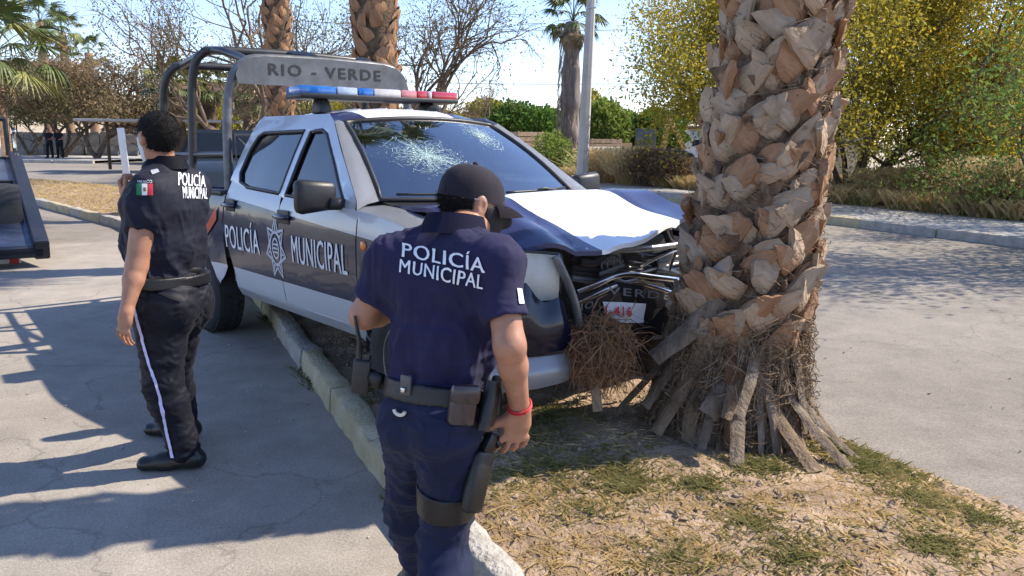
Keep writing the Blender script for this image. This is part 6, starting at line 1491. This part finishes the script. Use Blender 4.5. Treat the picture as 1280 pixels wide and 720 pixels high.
def PX(u, Y, z=.0): d = ray(u, 200); return Vector((d.x / d.y * Y, Y, z))
bg_car('near-black pickup parked across the road behind the police pickup', PX(282, 17.5, 0), R(-72), mat('black_green_paint', (.012, .016, .016), .3, coat=.6))
bg_car('white car parked by the small white shed', PX(893, 46, .12), R(-25), M_CWH, 'car')
bg_car('white pickup parked behind the pale pipe', PX(792, 47, .12), R(170), M_CWH)
# pale pipe, crates, excavator, shed
o = PX(752, 37, .12); bm = bmesh.new(); lathe(bm, [(.28, -.9), (.33, -.9), (.33, .9), (.28, .9), (.28, .85), (.28, -.85)], 18, M=Matrix.Translation((0, 0, .75)) @ Matrix.Rotation(R(80), 4, 'Z'), closed=True); pt_ = thing('concrete_pipe', 'short pale pipe lying on blocks in the vacant lot', 'pipe', o); add('pipe', mesh_bm('pipe', bm, True, 40), MATS['pale_pavement_concrete'], pt_)
for x in (-.5, .5):
    bm = bmesh.new(); box(bm, (x, 0, .21), (.25, .5, .42), bevel=.02); add('block', mesh_bm('block', bm), M_PAVE, pt_)
M_CRT = mat('crate_wood', (.34, .22, .12), .85, col2=(.52, .39, .26), vscale=5)
def crate(label, loc, w_, d_, h_, rz, rows=5):
    root = thing('wooden_crate', label, 'crate', loc, (0, 0, rz), None); g = h_ / rows
    for k in range(rows):
        for (c, s) in (((0, -d_ / 2, g * (k + .5)), (w_, .03, g * .82)), ((0, d_ / 2, g * (k + .5)), (w_, .03, g * .82)), ((-w_ / 2, 0, g * (k + .5)), (.03, d_ - .04, g * .82)), ((w_ / 2, 0, g * (k + .5)), (.03, d_ - .04, g * .82))):
            bm = bmesh.new(); box(bm, c, s); add('plank', mesh_bm('plank', bm), M_CRT, root)
    for sx_ in (-1, 1):
        for sy_ in (-1, 1): bm = bmesh.new(); box(bm, (sx_ * (w_ / 2 - .06), sy_ * (d_ / 2 - .06), h_ / 2), (.08, .08, h_ + .01)); add('corner_post', mesh_bm('corner_post', bm), M_CRT, root)
    return root
crate('tall stack-sized slatted wooden crate under the dense round citrus tree', PX(656, 40, .12), 1.5, 1.2, 1.75, .5, 7)
crate('low slatted wooden crate in front of the yellow-green shrub tree', PX(752, 42, .12), 1.7, 1.2, 1.45, .3, 6)
crate('slatted wooden crate beside the white pickup in the lot', PX(776, 43.8, .12), 1.1, 1.1, 1.25, -.2, 5)
ex = thing('excavator', 'yellow backhoe excavator with raised boom in the vacant lot', 'excavator', PX(818, 44, .12), (0, 0, R(-5))); M_EXY = mat('faded_machine_yellow', (.50, .33, .13), .6, var=.25, vscale=4)
def expart(nm, c, s, m, rot=None, bv=.03): bm = bmesh.new(); box(bm, (0, 0, 0), s, bevel=bv); return add(nm, mesh_bm(nm, bm, True, 40), m, ex, c, rot or (0, 0, 0))
expart('cab', (-.55, 0, 1.35), (1.1, 1.2, 1.3), M_CDK); expart('chassis', (-.7, 0, .7), (2.4, 1.3, .5), M_EXY); expart('boom', (.55, 0, 1.75), (.3, .28, 2.0), M_EXY, (0, R(10), 0)); expart('dipper_arm', (1.15, 0, 1.75), (.24, .22, 1.9), M_EXY, (0, R(-28), 0)); expart('bucket', (1.35, 0, .65), (.7, .7, .6), M_DARK, (0, R(20), 0), .08)
for x in (-1.5, .1):
    for s in (-1, 1): bm = bmesh.new(); lathe(bm, [(.2, -.15), (.42, -.15), (.45, 0), (.42, .15), (.2, .15)], 18, M=Matrix.Translation((x, s * .7, .45))); add('wheel', mesh_bm('wheel', bm, True, 40), M_RUB, ex)
M_WALLW = mat('white_wall_plaster', (.62, .61, .59), .9, var=.12, vscale=1.5, bump=.15); M_WIN = mat('dark_window', (.02, .022, .025), .15, coat=.6); M_TILE = mat('rust_roof', (.25, .10, .06), .9, var=.3, vscale=5)
def house(label, loc, w_, d_, h_, rz, wall, wins, roof=None, name='house'):
    root = thing(name, label, 'house', loc, (0, 0, rz)); bm = bmesh.new(); box(bm, (0, 0, h_ / 2), (w_, d_, h_)); add('wall', mesh_bm('wall', bm), wall, root)
    bm = bmesh.new(); box(bm, (0, 0, h_ + .08), (w_ + .3, d_ + .3, .15), bevel=.02); add('roof', mesh_bm('roof', bm), roof or M_PAVE, root)
    for x, z, ww, hh in wins:
        bm = bmesh.new(); box(bm, (x, -d_ / 2 - .0, z), (ww, .08, hh)); wn_ = add('window', mesh_bm('window', bm), M_WIN, root); bm = bmesh.new(); box(bm, (x, -d_ / 2 - .03, z - hh / 2 - .04), (ww + .16, .14, .07)); add('sill', mesh_bm('sill', bm), wall, wn_)
    return root
house('small white shed behind the white parked car', PX(889, 50, .12), 2.4, 2.5, 2.1, R(10), M_WALLW, [(.3, 1.2, .6, .6)], M_TILE, 'shed')
house('low white house behind the dry grass, right of the acacia', (15.6, 25.5, .12), 3.6, 4, 2.2, R(-28), M_WALLW, [(-.9, 1.0, .9, .9), (.9, 1.0, .7, 1.0)])
house('long grey garage wall beside the low white house', (21, 26.5, .12), 6, 4, 2.4, R(-20), mat('grey_render', (.3, .3, .31), .9), [(-1, 1.2, 1.5, 1.0)], name='garage')
house('cream house half hidden far behind the acacia stems', (11.2, 33, .12), 5, 5, 2.5, R(-12), mat('cream_render', (.5, .45, .36), .9), [(-1.2, 1.2, 1, 1), (1, 1.2, 1, 1)])
house('brick house on the hillside with a rusty roof', (-32, 88, 3.6), 9, 7, 3.2, R(8), mat('brick_pink', (.40, .25, .19), .9, var=.15), [(-2.4, 1.6, 1.2, 1.2), (1.8, 1.6, 1.2, 1.2)], M_TILE)
house('pale house on the hillside behind the brown tree', (-54, 92, 5.6), 10, 7, 3.4, R(10), mat('pale_pink_render', (.52, .42, .36), .9, var=.1), [(-2.4, 1.6, 1.2, 1.2), (0, 1.6, 1.2, 1.2), (2.8, 1.6, 1.2, 1.2)], M_TILE)
dp = thing('fan_palm', 'short grey dried-out palm before the low white house', 'palm tree', (13.9, 21.4, .12)); bm = bmesh.new(); tube(bm, [(0, 0, 0), (.02, 0, 1.5), (0, 0, 2.2)], [.2, .17, .15], 10); add('trunk', mesh_bm('trunk', bm, True), M_CORE, dp); crown(dp, (0, 0, 2.2), 5, .8, 16, seed=60)

# ---- left: wall, trees, palms, canopy, post
wl_ = thing('stone_wall', 'rough grey stone wall along the foot of the bare hillside', 'wall', (-38, 53.0, .12)); M_STN = mat('grey_wall_stone', (.15, .145, .14), .95, col2=(.30, .285, .265), vscale=2.5, bump=.9, bscale=9)
rw_ = random.Random(3); x = -22
while x < 22:
    for row in range(2):
        L = rw_.uniform(.8, 1.7); bm = bmesh.new(); box(bm, (0, 0, 0), (L - .05, .45 + rw_.uniform(-.05, .08), .78 if row == 0 else rw_.uniform(.55, .85)), bevel=.06)
        for v in bm.verts: v.co += Vector((rw_.gauss(0, .03), rw_.gauss(0, .02), rw_.gauss(0, .03)))
        add('stone', mesh_bm('stone', bm, True, 40), M_STN, wl_, (x + L / 2, 0, .38 if row == 0 else 1.08), (0, 0, rw_.gauss(0, .02)))
    x += L
tree('dry_acacia', 'large brown half-bare acacia above the two distant officers', 'tree', PX(80, 49, .12), [(-.5, 0, 1), (.5, .1, 1), (-.1, -.3, 1.1), (.9, -.1, .8)], 4, 3, 2.6, .16, [(22000, .45, .17, M_BRN, 'foliage'), (15000, .5, .16, M_OLD, 'green_foliage')], 31, .62, .05, .22, .72, minr=.012, minz=2.1)
tree('dry_acacia', 'reddish brown tangled acacia with two leaning trunks by the canopy', 'tree', PX(122, 47, .12), [(-.35, 0, 1), (.35, .1, 1), (.8, -.3, .9)], 4, 3, 2.4, .15, [(15000, .4, .16, M_BRN, 'foliage'), (4000, .4, .15, M_OLD, 'green_foliage')], 33, .62, .06, .22, .74, minr=.012, minz=1.9)
tree('dry_acacia', 'grey leafless tangled tree at the end of the stone wall', 'tree', PX(38, 51, .12), [(-.35, 0, 1), (.55, .1, 1)], 4, 3, 2.0, .12, [(8000, .4, .15, M_OLD, 'foliage')], 35, .62, .06, .22, .74, minr=.012, minz=1.9)
def fanpalm(label, base, h_, r, seed, n, L, nd, m=None, my=.3, lean=(0, 0)):
    root = thing('fan_palm', label, 'palm tree', base); Z = np.linspace(0, h_, 14); bm = bmesh.new(); tube(bm, [(lean[0] * (z / h_) ** 2, lean[1] * z / h_, z) for z in Z], [r * (1.25 - .3 * z / h_) for z in Z], 14)
    for v in bm.verts: v.co += Vector((v.co.x, v.co.y, 0)) * .12 * noise.noise(v.co * 9)
    add('trunk', mesh_bm('trunk', bm, True), m or mat('fan_palm_trunk', (.19, .11, .065), .9, col2=(.33, .22, .14), vscale=6, bump=1, bscale=14, stretch=(.4, .4, 3)), root); crown(root, (lean[0], lean[1], h_), n, L, nd, seed=seed, my=my, drp=.45); return root
fanpalm('leafy fan palm with orange trunk behind the tilted flatbed', PX(2, 25, .05), 3.7, .27, 70, 30, 1.5, 4, my=.55)
fanpalm('tall fan palm crown rising behind the brown acacia', PX(66, 62, .1), 9.6, .3, 71, 20, 1.5, 6, my=.1)
fanpalm('second tall fan palm crown beside the first, slightly lower', PX(92, 66, .1), 9.3, .3, 72, 20, 1.4, 6, my=.1)
fanpalm('small drooping fan palm crown above the brown acacia edge', PX(122, 64, .1), 7.6, .3, 73, 14, 1.2, 6, my=.1)
# thick shaggy palms behind the cage
for k, (u, Y, h_, lab) in enumerate(((222, 33, 3.3, 'shaggy yellow-green palm seen through the rear of the cage'), (262, 35, 3.5, 'shaggy palm seen between the cage legs, fuller crown'), (318, 34, 3.0, 'low green palm behind the name plate'))):
    rt_ = fanpalm(lab, PX(u, Y, .1), h_, .35, 80 + k, 24, .85, 20, M_CORE, my=.6)
tree('mesquite', 'bare dark mesquite spreading twigs over the cage', 'tree', PX(318, 25, .1), [(-.55, 0, 1), (.2, .1, 1), (-.2, -.3, 1.1), (-.95, 0, .9)], 5, 3, 2.4, .12, [(9000, .3, .08, M_OLD, 'foliage')], 41, .55, .08, .2, .74, M_TWIG, minr=.006)
tree('mesquite', 'bare mesquite with fine drooping twigs beside the rusty palm trunk', 'tree', PX(520, 25, .1), [(-.3, 0, 1), (.4, .1, 1), (.1, -.3, 1.1)], 5, 3, 2.2, .12, [(5000, .3, .08, M_OLD, 'foliage')], 42, .55, .04, .2, .74, M_TWIG, droop=.1, minr=.006)
tree('mesquite', 'olive-leaved mesquite between the two median palm trunks', 'tree', PX(405, 30, .1), [(-.3, 0, 1), (.4, .1, 1)], 5, 3, 2.5, .13, [(7500, .3, .09, M_OLD, 'foliage')], 43, .55, .1, .2, .73, minr=.008)
tree('mesquite', 'low grey leafless mesquite behind the red end of the light bar', 'tree', PX(575, 42, .1), [(-.4, 0, 1), (.5, .1, .8), (0, -.3, .9)], 5, 3, 1.7, .1, [(1500, .3, .1, M_BRN, 'foliage')], 44, .6, .02, .2, .74, M_TWIG, minr=.009)
for k, (u, Y, rx, rz, m, lab) in enumerate(((300, 42, 2.2, 1.7, M_OLV, 'olive shrub tree behind the cab of the police pickup'), (410, 46, 2.4, 1.9, M_OLV, 'olive shrub tree behind the blue end of the light bar'), (235, 44, 2.0, 1.5, M_OLD, 'dull shrub tree behind the dark parked pickup'), (500, 48, 2.2, 1.6, M_OLD, 'dull shrub tree behind the middle of the light bar'), (560, 50, 2.2, 1.6, M_OLV, 'olive shrub tree behind the red end of the light bar'), (180, 58, 2.4, 1.6, M_BRN, 'brown shrub tree on the slope behind the canopy'))):
    bushball('shrub_tree', lab, 'tree', PX(u, Y, .1), rx, rx, rz, 8000, .22, m, u)
cn = thing('canopy', 'thin flat-roofed canopy on posts beside the road junction', 'canopy', PX(205, 34, .05)); bm = bmesh.new(); box(bm, (0, 0, 2.05), (6.2, 2.2, .10), bevel=.02); add('roof', mesh_bm('roof', bm), mat('pale_sheet_roof', (.42, .40, .37), .7, var=.15), cn)
for x in (-2.6, .2, 2.7):
    bm = bmesh.new(); tube(bm, [(x, .6, 0), (x, .6, 2.0)], .07, 8); add('post', mesh_bm('post', bm, True), M_BARK, cn)
wp_ = G(160, 232, .1); po = thing('marker_post', 'plain white marker post on the bleached median turf', 'post', wp_); bm = bmesh.new(); box(bm, (0, 0, .80), (.20, .05, 1.64), bevel=.012); add('post', mesh_bm('post', bm, True, 40), mat('white_post_paint', (.72, .72, .72), .5, var=.06), po, rot=(0, R(-3), 0))
pw = PX(178, 60, .1); bm = bmesh.new(); tube(bm, [(0, 0, 0), (.05, 0, 6.5)], [.14, .1], 8); po = thing('timber_pole', 'dark timber pole on the slope behind the canopy', 'pole', pw); add('shaft', mesh_bm('shaft', bm, True), M_BARK, po)
bm = bmesh.new(); box(bm, (.05, 0, 6.2), (1.2, .1, .1)); add('crossarm', mesh_bm('crossarm', bm), M_BARK, po)

# ---- tilted flatbed of a tow truck at the left edge
tw = thing('tow_truck', 'tilted dark blue flatbed tow truck with red-and-white rear edge', 'tow truck', (-7.6, 10.6, 0))
e0 = AT(55, 311, 9.2); e1 = AT(20, 196, 12.4); O = tw.location
ed = (e1 - e0); side = Vector((-ed.y, ed.x, 0)).normalized() * 2.3; side.z = 0
if side.x > 0: side = -side
nup = ed.cross(side).normalized(); nup = nup if nup.z > 0 else -nup
M_BED = mat('blue_steel_deck', (.045, .06, .10), .35, metal=.6, col2=(.12, .15, .22), vscale=2.5, bump=.15, bscale=50); M_BEDK = mat('black_steel_rail', (.016, .017, .022), .45, var=.3)
def slab(nm, a, b, c, d, th, m):
    bm = bmesh.new(); vs = [bm.verts.new(p - O) for p in (a, b, c, d)] + [bm.verts.new(p - nup * th - O) for p in (a, b, c, d)]
    for f in ((0, 1, 2, 3), (7, 6, 5, 4), (0, 4, 5, 1), (1, 5, 6, 2), (2, 6, 7, 3), (3, 7, 4, 0)): bm.faces.new([vs[i] for i in f])
    bmesh.ops.recalc_face_normals(bm, faces=bm.faces[:]); bmesh.ops.bevel(bm, geom=bm.edges[:], offset=.012, segments=2, affect='EDGES'); return add(nm, mesh_bm(nm, bm, True, 40), m, tw)
sn = side.normalized()
slab('deck', e0 + sn * .02, e1 + sn * .02, e1 + side, e0 + side, .07, M_BED)
slab('side_rail', e0 + nup * .09 - sn * .06, e1 + nup * .09 - sn * .06, e1 + nup * .09 + sn * .10, e0 + nup * .09 + sn * .10, .22, M_BEDK)
slab('side_rail', e0 + side + nup * .09 - sn * .10, e1 + side + nup * .09 - sn * .10, e1 + side + nup * .09 + sn * .06, e0 + side + nup * .09 + sn * .06, .22, M_BEDK)
for k in range(3):
    f0 = e0.lerp(e1, .06 + k * .02); 
slab('tail_plate', e0 + nup * .012, e0.lerp(e1, .03) + nup * .012, e0.lerp(e1, .03) + side + nup * .012, e0 + side + nup * .012, .12, M_BEDK)
for t in (.34, .66, .97):
    q = e0.lerp(e1, t); slab('deck_crossbar', q + nup * .03 + sn * .12, q + ed * .012 + nup * .03 + sn * .12, q + ed * .012 + side * .95 + nup * .03, q + side * .95 + nup * .03, .03, M_BEDK)
hb = e1 + ed * .02; bm = bmesh.new()
for t in (0.04, .5, .96): tube(bm, [hb + side * t - O, hb + side * t + Vector((0, 0, .55)) - O], .035, 8)
tube(bm, [hb + side * .04 + Vector((0, 0, .55)) - O, hb + side * .96 + Vector((0, 0, .55)) - O], .035, 8); add('headboard', mesh_bm('headboard', bm, True, 40), M_BEDK, tw)
bm = bmesh.new(); q = e1 + nup * .1; tube(bm, smoothpts([q - O, q + Vector((0, 0, .22)) - O, q + Vector((.05, -.05, .30)) - O], 4), .03, 8); add('stake', mesh_bm('stake', bm, True), M_CHR, tw)
rb = AT(26, 325, 9.6); bx_ = rb + sn * .0
bm = bmesh.new(); box(bm, (0, 0, 0), (2.0, .12, .20), bevel=.015); bmp = add('rear_bumper', mesh_bm('rear_bumper', bm, True, 40), M_CWH, tw, tuple(rb + sn * 1.0 - O + Vector((0, 0, 0))), (0, 0, math.atan2(sn.y, sn.x)))
for k in range(5):
    bm = bmesh.new(); box(bm, (.93 - k * .42 if sn.x > 0 else -.93 + k * .42, 0, 0), (.10, .135, .19), bevel=.004); add('red_stripe', mesh_bm('red_stripe', bm), mat('red_reflector', (.6, .03, .03), .35, coat=.4), bmp)
bm = bmesh.new(); cc = e0.lerp(e1, .75) + side * .5 - nup * .5 - O; box(bm, cc, (1.0, 4.0, .3), rot=Matrix.Rotation(math.atan2(ed.y, ed.x) - pi / 2, 3, 'Z'), bevel=.03); add('chassis', mesh_bm('chassis', bm), M_DARK, tw)
dirh = Vector((ed.x, ed.y, 0)).normalized()
for t in (.35, 1.1):
    for s in (.12, .88):
        q = e0.lerp(e1, t) + side * s; q = Vector((q.x, q.y, .46)); bm = bmesh.new(); lathe(bm, [(.2, -.15), (.44, -.15), (.46, 0), (.44, .15), (.2, .15)], 20, M=Matrix.Translation(q - O) @ Matrix.Rotation(math.atan2(dirh.y, dirh.x), 4, 'Z')); add('wheel', mesh_bm('wheel', bm, True, 40), M_RUB, tw)
q = e1 + dirh * 1.6 + side * .5; bm = bmesh.new(); box(bm, Vector((q.x, q.y, 1.45)) - O, (2.0, 1.7, 1.9), rot=Matrix.Rotation(math.atan2(dirh.y, dirh.x) - pi / 2, 3, 'Z'), bevel=.12); add('cab', mesh_bm('cab', bm, True, 40), M_CWH, tw)
